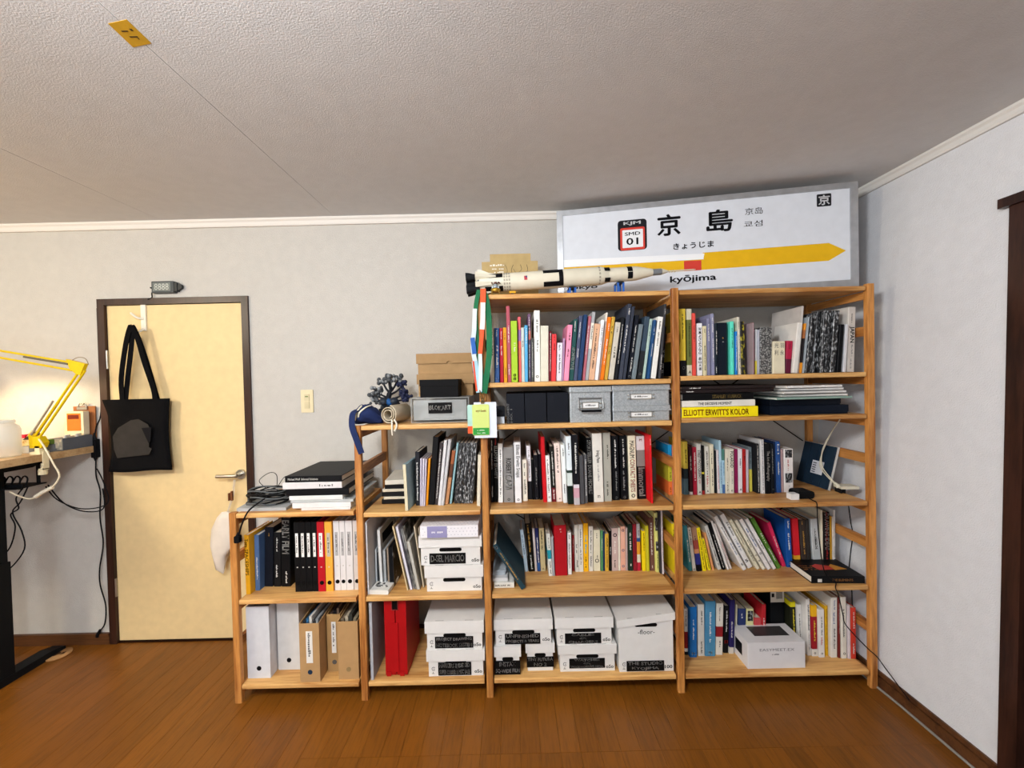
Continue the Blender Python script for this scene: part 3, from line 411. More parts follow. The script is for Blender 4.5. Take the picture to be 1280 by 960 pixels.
(1.2401, 0.1624, 0.46, 0.0157, 0.195, 0.2783, -0.4947, 'e4e1df', 'k:~@.4-.6;g:o@.8-.9', 'plain white leaning book between white and green ones, fourth shelf, fourth bay', 'books on the fourth shelf of the fourth bay'),
(1.2652, 0.1667, 0.46, 0.0182, 0.193, 0.2755, -0.4793, '4f7a2c', 'w:~@.3-.5;w:~@.6-.85', 'green leaning book between plain white and raspberry ones, fourth shelf, fourth bay', 'books on the fourth shelf of the fourth bay'),
(1.3039, 0.1888, 0.46, 0.017, 0.159, 0.2275, -0.3262, 'd12856', 'w:~@.3-.8', 'raspberry pink leaning book between green and large blue ones, fourth shelf, fourth bay', 'books on the fourth shelf of the fourth bay'),
(1.327, 0.1826, 0.46, 0.0269, 0.166, 0.2373, -0.0412, '16509c', 'w:~@.05-.2;w:~@.3-.65;w:o@.9-.95', 'large blue book between raspberry and red ones, fourth shelf, fourth bay', 'books on the fourth shelf of the fourth bay'),
(1.3737, 0.1938, 0.46, 0.0304, 0.163, 0.2322, -0.0534, 'cf1f2b:.78,e0a52b', '', 'red book with yellow corner between large blue and dark brown ones, fourth shelf, fourth bay', 'books on the fourth shelf of the fourth bay'),
(1.4066, 0.1921, 0.46, 0.0281, 0.158, 0.2262, -0.0522, '3b312c', 'o:~@.02-.12;o:~@.25-.75', 'dark brown book between red and narrow dark ones, fourth shelf, fourth bay', 'books on the fourth shelf of the fourth bay'),
(1.4304, 0.1909, 0.46, 0.0179, 0.158, 0.2263, -0.0524, '35312f', '', 'narrow dark grey book between dark brown and light grey ones, fourth shelf, fourth bay', 'books on the fourth shelf of the fourth bay'),
(1.4644, 0.1891, 0.46, 0.037, 0.161, 0.2305, -0.0471, 'bfc4c6', 'k:DESIGN THE@.4-.65;k:~@.2-.6', 'light grey book with title between narrow dark and cream ones, fourth shelf, fourth bay', 'books on the fourth shelf of the fourth bay'),
(1.4887, 0.188, 0.46, 0.0103, 0.187, 0.2727, -0.0045, 'e2dac3', '', 'narrow cream book between light grey and black drawing ones, fourth shelf, fourth bay', 'books on the fourth shelf of the fourth bay'),
(1.5121, 0.1866, 0.46, 0.0277, 0.183, 0.2608, -0.0055, '211a1c', 'r:~@.0-1;w:DRAWING IDEAS@.02-.7', 'black drawing book between cream and gold ones, fourth shelf, fourth bay', 'books on the fourth shelf of the fourth bay'),
(1.5304, 0.1853, 0.46, 0.0077, 0.169, 0.2416, -0.001, 'c18d22', '', 'gold book between black drawing and cream white ones, fourth shelf, fourth bay', 'books on the fourth shelf of the fourth bay'),
(1.5386, 0.1842, 0.46, 0.0075, 0.169, 0.2414, 0.0068, 'd6d0c9', '', 'cream white book between gold and tall white ones, fourth shelf, fourth bay', 'books on the fourth shelf of the fourth bay'),
(1.5469, 0.1871, 0.46, 0.0078, 0.188, 0.273, 0.008, 'dedad6', 'k:~@.2-.5;k:~@.65-.85', 'tall white book right of the cream white one, fourth shelf, fourth bay', 'books on the fourth shelf of the fourth bay'),
(0.7941, 0.126, 0.082, 0.0158, 0.154, 0.2204, 0.0063, 'dcd8d0:.5,8d1f22:.86,e8e4e0:.93,222222', 'k:~@.05-.4', 'white and red book left of the strong blue one, bottom shelf, fourth bay', 'books on the bottom shelf of the fourth bay'),
(0.8192, 0.1081, 0.082, 0.0331, 0.166, 0.2365, 0.0143, '1a67ad', 'w:~@.25-.65;w:M@.9-.96', 'strong blue book between white red and pale grey ones, bottom shelf, fourth bay', 'books on the bottom shelf of the fourth bay'),
(0.8606, 0.1163, 0.082, 0.0303, 0.171, 0.2439, 0.0068, 'cfccc4', 'k:~@.1-.4;k:~@.72-.95', 'pale grey book between strong blue and steel blue ones, bottom shelf, fourth bay', 'books on the bottom shelf of the fourth bay'),
(0.9001, 0.1127, 0.082, 0.0474, 0.182, 0.2598, 0.0226, '4a88ae', 'w:~@.2-.75;w:M@.91-.97', 'thick steel blue book between pale grey and white red band ones, bottom shelf, fourth bay', 'books on the bottom shelf of the fourth bay'),
(0.9459, 0.1208, 0.082, 0.0326, 0.171, 0.244, 0.0342, 'dbd6ca:.45,8e1f24:.65,dedad0', 'k:~@.08-.35;k:~@.72-.85', 'white book with red band between steel blue and black titled ones, bottom shelf, fourth bay', 'books on the bottom shelf of the fourth bay'),
(0.9834, 0.1323, 0.082, 0.0226, 0.157, 0.2238, 0.0426, '1b1a1c', 'w:~@.1-.55;r:I@.7-.82', 'black book with white title between white red band and violet ones, bottom shelf, fourth bay', 'books on the bottom shelf of the fourth bay'),
(1.0078, 0.1262, 0.082, 0.0221, 0.179, 0.2551, 0.037, '27215a:.88,d0cac0', 'w:~@.4-.7', 'dark violet book between black titled and ivory ones, bottom shelf, fourth bay', 'books on the bottom shelf of the fourth bay'),
(1.0412, 0.1548, 0.082, 0.0098, 0.152, 0.2167, 0.0435, 'd6d0b4', '', 'thin ivory book between violet and blue labelled ones, bottom shelf, fourth bay', 'books on the bottom shelf of the fourth bay'),
(1.0697, 0.1538, 0.082, 0.0365, 0.137, 0.1963, 0.0343, '2a3766:.55,2d4da0', 'w:~@.1-.25', 'dark blue labelled book between ivory and pale yellow ones, bottom shelf, fourth bay', 'books on the bottom shelf of the fourth bay'),
(1.1074, 0.1525, 0.082, 0.0332, 0.137, 0.1962, 0.0354, 'd9d49c', 'g:#@.05-.3;k:~@.55-.7', 'pale yellow labelled book between blue labelled and pinkish red ones, bottom shelf, fourth bay', 'books on the bottom shelf of the fourth bay'),
(1.1435, 0.1512, 0.082, 0.0326, 0.12, 0.1517, 0.0378, 'c44a4e', 'w:~@.3-.6', 'pinkish red book between pale yellow and red titled ones, bottom shelf, fourth bay', 'books on the bottom shelf of the fourth bay'),
(1.1739, 0.1502, 0.082, 0.0202, 0.152, 0.2172, 0.0209, 'b9252d', 'w:~@.3-.6', 'red titled book between pinkish red and yellow black ones, bottom shelf, fourth bay', 'books on the bottom shelf of the fourth bay'),
(1.3128, 0.1392, 0.082, 0.0247, 0.162, 0.2317, -0.0173, 'e8de1d:.1,27291c', 'y:~@.15-.9', 'yellow and black book between red titled and white spiral ones, bottom shelf, fourth bay', 'books on the bottom shelf of the fourth bay'),
(1.3384, 0.13, 0.082, 0.0208, 0.157, 0.2249, -0.0269, 'd8d8d6', 'k:~@.2-.7', 'white spiral bound book between yellow black and tall white ones, bottom shelf, fourth bay', 'books on the bottom shelf of the fourth bay'),
(1.3578, 0.1021, 0.082, 0.0166, 0.186, 0.2657, -0.0156, 'e2dfda', 'k:~@.1-.55;g:~@.6-.9', 'tall white book between white spiral and yellow red ones, bottom shelf, fourth bay', 'books on the bottom shelf of the fourth bay'),
(1.3795, 0.0965, 0.082, 0.0255, 0.167, 0.2382, -0.0042, 'e8b01a:.22,9b1c2a:.86,e0dcd4', 'y:~@.3-.7;k:o@.92-.96', 'yellow and red book between tall white and white titled ones, bottom shelf, fourth bay', 'books on the bottom shelf of the fourth bay'),
(1.406, 0.0877, 0.082, 0.026, 0.156, 0.2235, -0.0042, 'e4e1dd', 'k:~@.15-.55;r:~@.58-.75;k:o@.9-.94', 'white titled book between yellow red and narrow yellow ones, bottom shelf, fourth bay', 'books on the bottom shelf of the fourth bay'),
(1.4376, 0.0984, 0.082, 0.0124, 0.163, 0.2329, -0.0027, 'e1ad1f', 'k:~@.05-.9', 'narrow yellow book between white titled and thick white ones, bottom shelf, fourth bay', 'books on the bottom shelf of the fourth bay'),
(1.459, 0.0844, 0.082, 0.0289, 0.196, 0.2804, 0.012, 'dedbd4', 'b:~@.05-.2;b:~@.25-.45;k:~@.5-.85', 'thick white book with blue title between narrow yellow and maroon ones, bottom shelf, fourth bay', 'books on the bottom shelf of the fourth bay'),
(1.4815, 0.0812, 0.082, 0.0093, 0.197, 0.2818, 0.0022, '6e2320', 'w:~@.1-.6', 'slim maroon book between thick white and cream white ones, bottom shelf, fourth bay', 'books on the bottom shelf of the fourth bay'),
(1.5002, 0.0767, 0.082, 0.0236, 0.2, 0.286, -0.0034, 'dedace', 'k:~@.2-.65;k:o@.9-.94', 'cream white book between maroon and pale pink ones, bottom shelf, fourth bay', 'books on the bottom shelf of the fourth bay'),
(1.5224, 0.0743, 0.082, 0.0124, 0.173, 0.2467, -0.0037, 'd8ccd0', '', 'pale pinkish book between cream white and red orange ones, bottom shelf, fourth bay', 'books on the bottom shelf of the fourth bay'),
(1.5406, 0.0736, 0.082, 0.0226, 0.165, 0.2358, 0.0045, 'cf3f30', 'w:~@.05-.4;w:~@.7-.9', 'red orange book right of the pale pink one, bottom shelf, fourth bay', 'books on the bottom shelf of the fourth bay'),
(-1.2135, 0.0477, 0.46, 0.0207, 0.188, 0.2686, -0.0043, 'e3a51c', 'k:Tom@.06-.2;k:SPACESHIPS@.24-.68', 'yellow book with black letters left of the blue grey one, upper shelf, first bay', 'books and binders in the first bay'),
(-1.1916, 0.0803, 0.46, 0.0217, 0.179, 0.2551, 0.0101, '4b6892', 'w:~@.4-.8', 'blue grey clothbound book between yellow and dark navy ones, upper shelf, first bay', 'books and binders in the first bay'),
(-1.1604, 0.1133, 0.46, 0.0393, 0.195, 0.2784, 0.0365, '181c26', 'o:~@.1-.15', 'dark navy book between blue grey and thin black ones, upper shelf, first bay', 'books and binders in the first bay'),
(-1.1188, 0.1114, 0.46, 0.0328, 0.178, 0.2539, 0.0306, '1d1d1f', 'w:~@.1-.35;w:~@.6-.85', 'thin black book between dark navy and black ones, upper shelf, first bay', 'books and binders in the first bay'),
(-1.0773, 0.1095, 0.46, 0.0424, 0.224, 0.3206, 0.026, '151517', 'w:EARLY FILM@.03-.52;w:~@.78-.95', 'tall black book with white capitals right of the thin black one, upper shelf, first bay', 'books and binders in the first bay'),
(-0.445, 0.0852, 0.833, 0.0193, 0.173, 0.2471, 0.0132, '2a2b30', 'w:~@.2-.9', 'slim black and white book left of the lavender one, middle shelf, second bay', 'books on the middle shelf of the second bay'),
(-0.4307, 0.0768, 0.833, 0.0078, 0.152, 0.2178, 0.034, 'c5bfd0', '', 'first lavender white booklet between black white and lavender ones, middle shelf, second bay', 'books on the middle shelf of the second bay'),
(-0.4221, 0.0762, 0.833, 0.008, 0.152, 0.2177, 0.0496, 'cfc9d6', '', 'second lavender white booklet between two lavender ones, middle shelf, second bay', 'books on the middle shelf of the second bay'),
(-0.4139, 0.0757, 0.833, 0.0072, 0.151, 0.2162, 0.0638, 'c2bbca', '', 'third lavender white booklet between lavender and orange ones, middle shelf, second bay', 'books on the middle shelf of the second bay'),
(-0.4052, 0.0873, 0.833, 0.0089, 0.151, 0.2152, 0.0854, 'f09a1c', '', 'slim orange book between lavender and tall black ones, middle shelf, second bay', 'books on the middle shelf of the second bay'),
(-0.3846, 0.0905, 0.833, 0.026, 0.219, 0.3135, 0.0924, '1b1b1d', '', 'tall black binder between orange and dark patterned ones, middle shelf, second bay', 'books on the middle shelf of the second bay'),
(-0.3613, 0.0887, 0.833, 0.0152, 0.201, 0.287, 0.1063, '3b3436', 'w:~@.1-.9', 'dark patterned book between tall black and white ones, middle shelf, second bay', 'books on the middle shelf of the second bay'),
(-0.3453, 0.0778, 0.833, 0.0135, 0.21, 0.3002, 0.1212, 'd3d3d6', '', 'white book between dark patterned and grey white ones, middle shelf, second bay', 'books on the middle shelf of the second bay'),
(-0.3312, 0.0768, 0.833, 0.0132, 0.213, 0.3043, 0.1372, 'bcbdc0', '', 'grey white book between white and brown photo ones, middle shelf, second bay', 'books on the middle shelf of the second bay'),
(-0.3157, 0.0926, 0.833, 0.016, 0.175, 0.25, 0.1622, '9c5a36:.25,5f3a28:.5,c08a60', '', 'brown photo book between grey white and teal ones, middle shelf, second bay', 'books on the middle shelf of the second bay'),
(-0.2972, 0.0988, 0.833, 0.0091, 0.199, 0.285, 0.1419, '8fb7be', '', 'light teal book between brown photo and monochrome ones, middle shelf, second bay', 'books on the middle shelf of the second bay'),
(-0.2741, 0.1019, 0.833, 0.0153, 0.198, 0.2822, 0.1129, '@', '', 'first monochrome magazine between teal and monochrome ones, middle shelf, second bay', 'books on the middle shelf of the second bay'),
(-0.2565, 0.1006, 0.833, 0.0153, 0.197, 0.2819, 0.1101, '@', '', 'second monochrome magazine between two monochrome ones, middle shelf, second bay', 'books on the middle shelf of the second bay'),
(-0.2386, 0.0992, 0.833, 0.0157, 0.197, 0.2816, 0.1059, '@', '', 'third monochrome magazine between two monochrome ones, middle shelf, second bay', 'books on the middle shelf of the second bay'),
(-0.2207, 0.0979, 0.833, 0.0157, 0.197, 0.2814, 0.103, '@', '', 'fourth monochrome magazine between two monochrome ones, middle shelf, second bay', 'books on the middle shelf of the second bay'),
(-0.2028, 0.0965, 0.833, 0.0149, 0.197, 0.2811, 0.0974, '@', '', 'fifth monochrome magazine between monochrome and cream ones, middle shelf, second bay', 'books on the middle shelf of the second bay'),
(-0.1645, 0.0572, 0.833, 0.0154, 0.162, 0.2319, 0.0459, 'd8d2bd', '', 'thin cream booklet right of the monochrome one, middle shelf, second bay', 'books on the middle shelf of the second bay'),
]
def make_book(x,Y,z,w,d,h,lean,cols,txt,label,group):
    rnd=random.Random(label)
    t=thing('book',label,'book',(x,Y,z+abs(math.sin(lean))*w/2+.0004),(0,lean,0),group)
    cb=min(.0028,w*.14); inset=.0025 if h>.2 else .0012
    mats=[]; bands=[]
    if cols[0]=='@': mats=[{'@':MONO,'@g':ILLUS,'@y':YELFIG}[cols]]; bands=[(0,1)]
    else:
        pv=0
        for c in cols.split(','):
            p=c.split(':'); mats.append(M(p[0],.5,0,.05)); e=float(p[1]) if len(p)>1 else 1.0; bands.append((pv,e)); pv=e
        if pv<1: bands[-1]=(bands[-1][0],1.0)
    mb=MB(); c=min(.0022,w*.2); hw=w/2
    out=[(-hw,d),(-hw,c),(-hw+c,0),(hw-c,0),(hw,c),(hw,d)]; inn=[(hw-cb,d),(hw-cb,cb+.001),(-hw+cb,cb+.001),(-hw+cb,d)]
    for i,(a,b) in enumerate(bands):
        z1=h*(1-a); z0=h*(1-b); n=len(out)
        vs=[(p[0],p[1],zz) for zz in (z0,z1) for p in out+inn]; N=10
        fs=[(k,k+1,N+k+1,N+k) for k in range(5)]+[(6,7,N+7,N+6),(7,8,N+8,N+7),(8,9,N+9,N+8),(5,6,N+6,N+5),(9,0,N,N+9)]
        if i==len(bands)-1: fs+=[(0,9,8,1),(1,8,7,4),(4,7,6,5),(1,4,3,2)]
        if i==0: fs+=[tuple(N+q for q in reversed(f)) for f in ((0,9,8,1),(1,8,7,4),(4,7,6,5),(1,4,3,2))]
        mb.add(vs,fs,i)
    obj('cover',mb,mats,t)
    bx('page_block',(-hw+cb,hw-cb,cb+.001,d-inset,inset*.6,h-inset),PAGE if rnd.random()<.7 else PAGEW,t)
    if txt:
        for e in txt.split(';'):
            mb=MB(); ms=[]; mk={}
            col,rest=e.split(':',1); s,pos=rest.rsplit('@',1); a,b=[float(q) for q in pos.split('-')]
            if col not in mk: mk[col]=len(ms); ms.append(M(LET[col],.6,0,0))
            L=h*(b-a); zt=h*(1-a); yy=-.0004
            if s=='~':
                tw=min(w*rnd.uniform(.26,.42),rnd.uniform(.006,.0085)); off=rnd.uniform(-.08,.08)*w
                put_scribble(mb,lambda u,v:(off+(v-.4)*tw,yy,zt-u*L),rnd,max(4,L/(tw*.62)),mk[col])
            elif s=='#':
                mb.add([(-w*.38,yy,zt-L),(w*.38,yy,zt-L),(w*.38,yy,zt),(-w*.38,yy,zt)],[(0,1,2,3)],mk[col]); ms[mk[col]]=MONO
            elif col=='J':
                put_text(mb,s,lambda u,v:(-w*.4+u*w*.8,yy,zt-L+v*L),.0,mk[col])
            elif len(s)==1:
                q=min(w*.62,L); put_text(mb,s,lambda u,v:((u-.5)*q,yy,zt-L/2-q/2+v*q),.01,mk[col])
            else:
                asp=glyphs(s)[2]; tw=min(w*.74,L/asp*1.7)
                if ord(s[0])>0x3000:
                    n=len(s); ch=L/n; q=min(w*.7,ch*.9)
                    for i,cc in enumerate(s): put_text(mb,cc,lambda u,v:((u-.5)*q,yy,zt-(i+1)*ch+v*q),.012,mk[col])
                else: put_text(mb,s,lambda u,v:((v-.5)*tw,yy,zt-u*L),.012,mk[col])
            obj('spine_lettering',mb,ms,t)
    return t
# ---------------------------------------------------------------- the room
YW=.445; CE=2.30; XL=-3.7; YB=-4.2
def rwx(z): return 1.602+.0625*z          # the right wall leans out a little towards the ceiling
def shear(mb): mb.v=[(x+.0625*z,y,z) for x,y,z in mb.v]
fl=bpy.data.objects; mb=MB(); mb.box(XL-.1,1.9,YB-.1,YW+.12,-.12,-.006); floor=struct('floor',mb,M('2a160a',.8))
pw=.0755; i=0; x=XL
PLANKS={}
while x<1.62:
    y=YB-random.uniform(0,1.2) if x<-.9 else -.27-1.82*3
    while y<YW:
        y1=min(y+1.82,YW); y0=max(y,YB)
        if y1-y0>.05:
            L=round(y1-y0,3)
            if L not in PLANKS:
                m=MB(); w=pw-.0004; c=.0007
                m.prism([(0,-.012),(w,-.012),(w,-c),(w-c,0),(c,0),(0,-c)],0,L-.0008,1)
                me=obj('plank',m,FLOORM,floor,(x,y0,0)); PLANKS[L]=me
            else:
                o=PLANKS[L].copy(); COL.objects.link(o); o.location=(x,y0,0)
        y+=1.82
    x+=pw
mb=MB(); mb.box(XL-.1,2.1,YB-.1,YW+.12,CE+.006,CE+.1); ceil=struct('ceiling',mb,M('8f877d',.9))
xs=[XL,-1.8645,-.9335,2.05]
for a,b in zip(xs,xs[1:]): bx('panel',(a+.0008,b-.0008,YB,YW+.1,CE,CE+.008),CEILM,ceil)
mb=MB(); mb.box(XL-.1,-2.237,YW,YW+.1,-.02,CE+.05); mb.box(-1.421,2.1,YW,YW+.1,-.02,CE+.05); mb.box(-2.237,-1.421,YW,YW+.1,1.885,CE+.05)
struct('wall_back',mb,WALLM)
mb=MB(); mb.prism([(YW+.05,-.02),(YW+.05,CE+.02),(YB,CE+.02),(YB,-.02),(-1.33,-.02),(-1.33,1.975),(-.4028,1.975),(-.4626,-.02)],1.602,1.72,0); shear(mb)
struct('wall_right',mb,WALLR)
struct('wall_left',(lambda m:(m.box(XL-.1,XL,YB-.1,YW+.1,-.02,CE+.05),m)[1])(MB()),WALLM)
struct('wall_rear',(lambda m:(m.box(XL-.1,2.1,YB-.1,YB,-.02,CE+.05),m)[1])(MB()),WALLM)
# crown moulding
prof=[(0,0),(-.012,0),(-.016,.008),(-.016,.022),(-.024,.03),(-.024,.04),(0,.04)]
mb=MB(); mb.prism([(YW+y,CE-.0402+z) for y,z in prof],XL,1.76,0); struct('trim_1',mb,M('dcd8d2',.5,0,0))
mb=MB(); mb.prism([(1.602+y,CE-.0402+z) for y,z in prof],YB,YW-.025,1); shear(mb); struct('trim_2',mb,M('dcdad6',.5,0,0))
# skirtings
mb=MB(); mb.box(XL,-2.2405,YW-.012,YW,0,.05); mb.box(XL,-2.2405,YW-.016,YW,.05,.062)
struct('baseboard_back',mb,SKIRT)
mb=MB(); mb.box(-1.4165,1.60,YW-.014,YW,0,.065); struct('trim_3',mb,SKIRT)
mb=MB(); mb.box(1.5905,1.602,-.432,YW-.02,.0,.048); mb.box(1.594,1.602,-.43,YW-.02,.052,.07); shear(mb); struct('baseboard_right',mb,SKIRT)
# door in the back wall
door=thing('door_1',None,None); door['kind']='structure'
bx('door_leaf',(-2.198,-1.459,YW+.004,YW+.04,.012,1.852),M('e0c795',.5,0,.03),door)
for a in ((-2.2375,-2.2,YW-.012,YW+.06,0,1.888),(-1.457,-1.4205,YW-.012,YW+.06,0,1.888)): bx('jamb',a,DARKW,door)
bx('door_head',(-2.2,-1.457,YW-.012,YW+.06,1.855,1.888),DARKW,door)
bx('threshold',(-2.2,-1.457,YW-.002,YW+.08,0,.006),M('2c170c',.5),door)
for zz in (1.56,.31): P1('hinge',lambda m:m.tube([(-2.2,YW-.004,zz-.05),(-2.2,YW-.004,zz+.05)],.006,8),STEEL,door)
def hnd(m):
    m.tube([(-1.494,YW+.004,.918),(-1.494,YW-.008,.918)],.026,20); m.tube([(-1.494,YW-.006,.918),(-1.494,YW-.045,.918)],.011,12)
    m.tube(smoothpath([(-1.488,YW-.045,.918),(-1.52,YW-.047,.918),(-1.60,YW-.042,.917)],4),[.011]+[.0095]*8,10)
h=P1('door_handle',hnd,STEEL,door); h['label']='polished metal lever handle'
mb=MB(); mb.box(-2.25,-1.40,YW+.1,YW+.12,-.02,1.95); struct('trim_4',mb,DARKW)
# opening with dark frame in the right wall
d2=thing('door_2',None,None); d2['kind']='structure'
def sb(name,b,m):
    mb=MB(); mb.box(*b); shear(mb); mb.v=[(x,y-.118+.03*z,z) for x,y,z in mb.v]; return obj(name,mb,m,d2)
sb('jamb',(1.588,1.68,-.368,-.318,0,1.955),DARKW); sb('jamb',(1.588,1.68,-1.25,-1.20,0,1.955),DARKW)
sb('door_head',(1.576,1.68,-1.28,-.294,1.955,1.988),DARKW)
sb('sill',(1.60,1.72,-1.2,-.368,0,.03),M('b49a72',.5)); sb('dark_room_sheet',(1.655,1.68,-1.2,-.368,.03,1.955),M('1c100b',.5))  # dark sheet put in for the shade of the room beyond
# ---------------------------------------------------------------- the shelving unit
PXs=[-1.257,-.698,-.143,.704,1.556]; PH=[.845,1.216,1.784,1.784,1.784]; PWD=.030; DEP=.395
B=[(0,[.842,.460,.082]),(1,[1.216,.833,.460,.082]),(2,[1.775,1.390,1.206,.833,.460,.082]),(3,[1.775,1.400,1.216,.833,.460,.082])]
sh=thing('shelving_unit','long stepped pine shelving unit of four bays against the white wall','shelf')
for x,h in zip(PXs,PH):
    for y in (0,DEP-.025):
        P1('post',lambda m:m.bbox(x,x+PWD,y,y+.025,0,h,.004,2),PZ,sh)
def lv(i):
    L=set()
    for k in (i-1,i):
        if 0<=k<4: L|=set(B[k][1])
    L=sorted(L); out=[]
    for z in L:
        if not out or z-out[-1]>.03: out.append(z)
    return out
for i,x in enumerate(PXs):
    L=lv(i)
    for z in L: bx('rail',(x+.006,x+PWD-.006,.025,DEP-.025,z-.055,z-.0215),PY,sh)
    for a,b in zip(L,L[1:]):
        if b-a>.25: bx('rail',(x+.006,x+PWD-.006,.025,DEP-.025,(a+b)/2-.02-.01,(a+b)/2+.012),PY,sh)
for k,L in B:
    for z in L:
        x0=PXs[k]+PWD+.004; x1=PXs[k+1]-.010
        x0b,x1b=x0,x1
        P1('shelf_board',lambda m:m.bbox(x0,x1,.0,DEP-.012,z-.021,z,.005,0),BOARD,sh)
for k,zz in ((2,(1.035,1.615)),(3,(1.035,1.615)),(2,(.245,.75)),(3,(.245,.75))):
    a=PXs[k]+PWD; b=PXs[k+1]
    for s in (0,1): P1('cross_brace',lambda m:m.tube([(a,DEP+.006,zz[s]),(b,DEP+.006+.006*s,zz[1-s])],.003,6),M('2c2a28',.4,.6),sh)
# ---------------------------------------------------------------- books standing in the shelves
for b in BOOKS: make_book(*b)
# two albums lean their wide covers into view; books lying in stacks
def lying(label,x0,x1,y0,y1,z0,z1,col,txt=None,group=None,rotz=0,tc='w',pad=.004,tpos=(.1,.7),th=.5,mat=None,cat='book',name='book'):
    """a book lying flat with its spine to the room"""
    w=x1-x0; h=z1-z0; t=thing(name,label,cat,((x0+x1)/2,y0,z0),(0,0,rotz),group); d=y1-y0; c=min(.003,h*.16)
    m=mat or M(col,.45,0,.05); mb=MB()
    pr=[(d,0),(.002,0),(0,.002),(0,h-.002),(.002,h),(d,h),(d,h-c),(c+.001,h-c),(c+.001,c),(d,c)]
    vs=[(xx,)+p for xx in (-w/2,w/2) for p in pr]; n=10
    mb.add(vs,[(q,(q+1)%n,n+(q+1)%n,n+q) for q in range(n)]); 
    for o in (0,n): mb.add(vs,[tuple(o+q for q in f) for f in ((0,9,8,1),(1,8,7,4),(4,7,6,5),(1,4,3,2))])
    obj('cover',mb,m,t); bx('page_block',(-w/2+.003,w/2-.003,c+.002,d-.003,c+.0002,h-c-.0002),PAGEW,t)
    if txt:
        ms=M(LET.get(tc,tc),.6,0,0); mb=MB(); L=w*(tpos[1]-tpos[0]); xa=-w/2+w*tpos[0]; hh=h*th; za=h/2-hh/2
        if txt=='~': put_scribble(mb,lambda u,v:(xa+u*L,-.0004,za+v*hh),random.Random(label),max(5,L/(hh*.6)))
        else: put_text(mb,txt,lambda u,v:(xa+u*L,-.0004,za+v*hh),.012)
        obj('spine_lettering',mb,ms,t)
    return t
g='books lying on the second shelf of the fourth bay'
lying('yellow picture book with red capitals, lowest of its stack on the second shelf',.740,1.072,.0,.26,1.2165,1.262,'f2dc12','ELLIOTT ERWITT\'S KOLOR',g,tc='b03a20',tpos=(.02,.88),th=.6)
lying('white book lying on the yellow picture book, second shelf of fourth bay',.742,1.062,.004,.27,1.263,1.291,'dedbd2','THE DECISIVE MOMENT',g,tc='k',tpos=(.22,.68),th=.42)
lying('black book with gold capitals lying on the white one, second shelf',.746,1.056,.006,.28,1.292,1.322,'141416','STANLEY KUBRICK',g,tc='c8a860',tpos=(.42,.84),th=.5)
lying('lower of two thin dark brown books topping the yellow book stack',.745,1.150,.012,.30,1.323,1.338,'2b2222','~',g,tpos=(.05,.13),th=.35)
lying('upper of two thin dark brown books topping the yellow book stack',.748,1.160,.016,.31,1.339,1.353,'2f2625','~',g,tpos=(.08,.2),th=.4)
def plainbox(name,label,cat,x0,x1,y0,y1,z0,z1,m,group=None,lid=None,parts=None,rotz=0,lidm=None,over=.002):
    """a box with a separate lid"""
    w=x1-x0; h=z1-z0; d=y1-y0; t=thing(name,label,cat,((x0+x1)/2,y0,z0),(0,0,rotz),group)
    lh=lid or 0
    P1('body',lambda q:q.bbox(-w/2+over,w/2-over,over,d-over,0,h-lh-.0005,.0015,2),m,t)
    if lid: P1('lid',lambda q:q.bbox(-w/2,w/2,0,d,h-lh,h,.0015,2),lidm or m,t)
    return t
g2='dark flat boxes on the second shelf of the fourth bay'
plainbox('box','lower of two flat midnight blue boxes under white magazines, second shelf','box',1.144,1.493,.03,.33,1.2165,1.256,M('141c2a',.4),g2,lid=.03)
plainbox('box','upper of two flat midnight blue boxes under white magazines, second shelf','box',1.146,1.463,.035,.32,1.2565,1.285,M('111722',.4),g2,lid=.022)
g3='magazines on the dark flat boxes'
for i,(a,b,z,c,l) in enumerate(((1.16,1.50,1.2857,'8aa59a','colourful magazine directly on the dark blue boxes'),(1.20,1.478,1.297,'cfcdc9','lowest white magazine of the pile on dark blue boxes'),(1.19,1.475,1.311,'dad9d6','second white magazine up of the pile on dark blue boxes'),(1.19,1.462,1.324,'d4d4d2','third white magazine up of the pile on dark blue boxes'),(1.205,1.455,1.336,'e1e0dd','topmost white magazine of the pile on dark blue boxes'))):
    lying(l,a,b,.012+.012*(i%2),.30,z,z+.0095,c,None,g3,rotz=math.radians((2,-3,3,-2,2)[i]),cat='magazine',name='magazine')
# ---------------------------------------------------------------- bay three, second shelf: boxes
def slip(label,x0,x1,txt=None):
    w=x1-x0; t=thing('archive_slipcase',label,'box',((x0+x1)/2,.035,1.2065),(0,0,0),'black archive boxes on the second shelf'); h=.133
    P1('body',lambda q:q.bbox(-w/2,w/2,0,.28,0,h,.002,2),M('1d2028',.55),t)
    bx('lid_seam',(-w/2-.0004,w/2+.0004,.1,.102,0,h+.0004),M('0c0d10',.6),t)
    if txt:
        mb=MB()
        for k,s in enumerate(txt): put_text(mb,s,lambda u,v:(-w*.36+k*.014-v*.009,-.0005,.004+u*(.086 if k==0 else .06)),.01)
        obj('lettering',mb,M('e2e0da',.6),t)
slip('black archive box with white lettering, left of three on the second shelf',-.027,.053,('DOCUMENT','NO. 1'))
slip('plain black archive box, middle of three on the second shelf',.0555,.151)
slip('plain black archive box beside the metal box with the handle',.1545,.2490)
MET=mono('galvanised','a3aaae','b9bfc2',scale=170,thr=.46); MET.node_tree.nodes['Principled BSDF'].inputs['Metallic'].default_value=.55; MET.node_tree.nodes['Principled BSDF'].inputs['Roughness'].default_value=.42
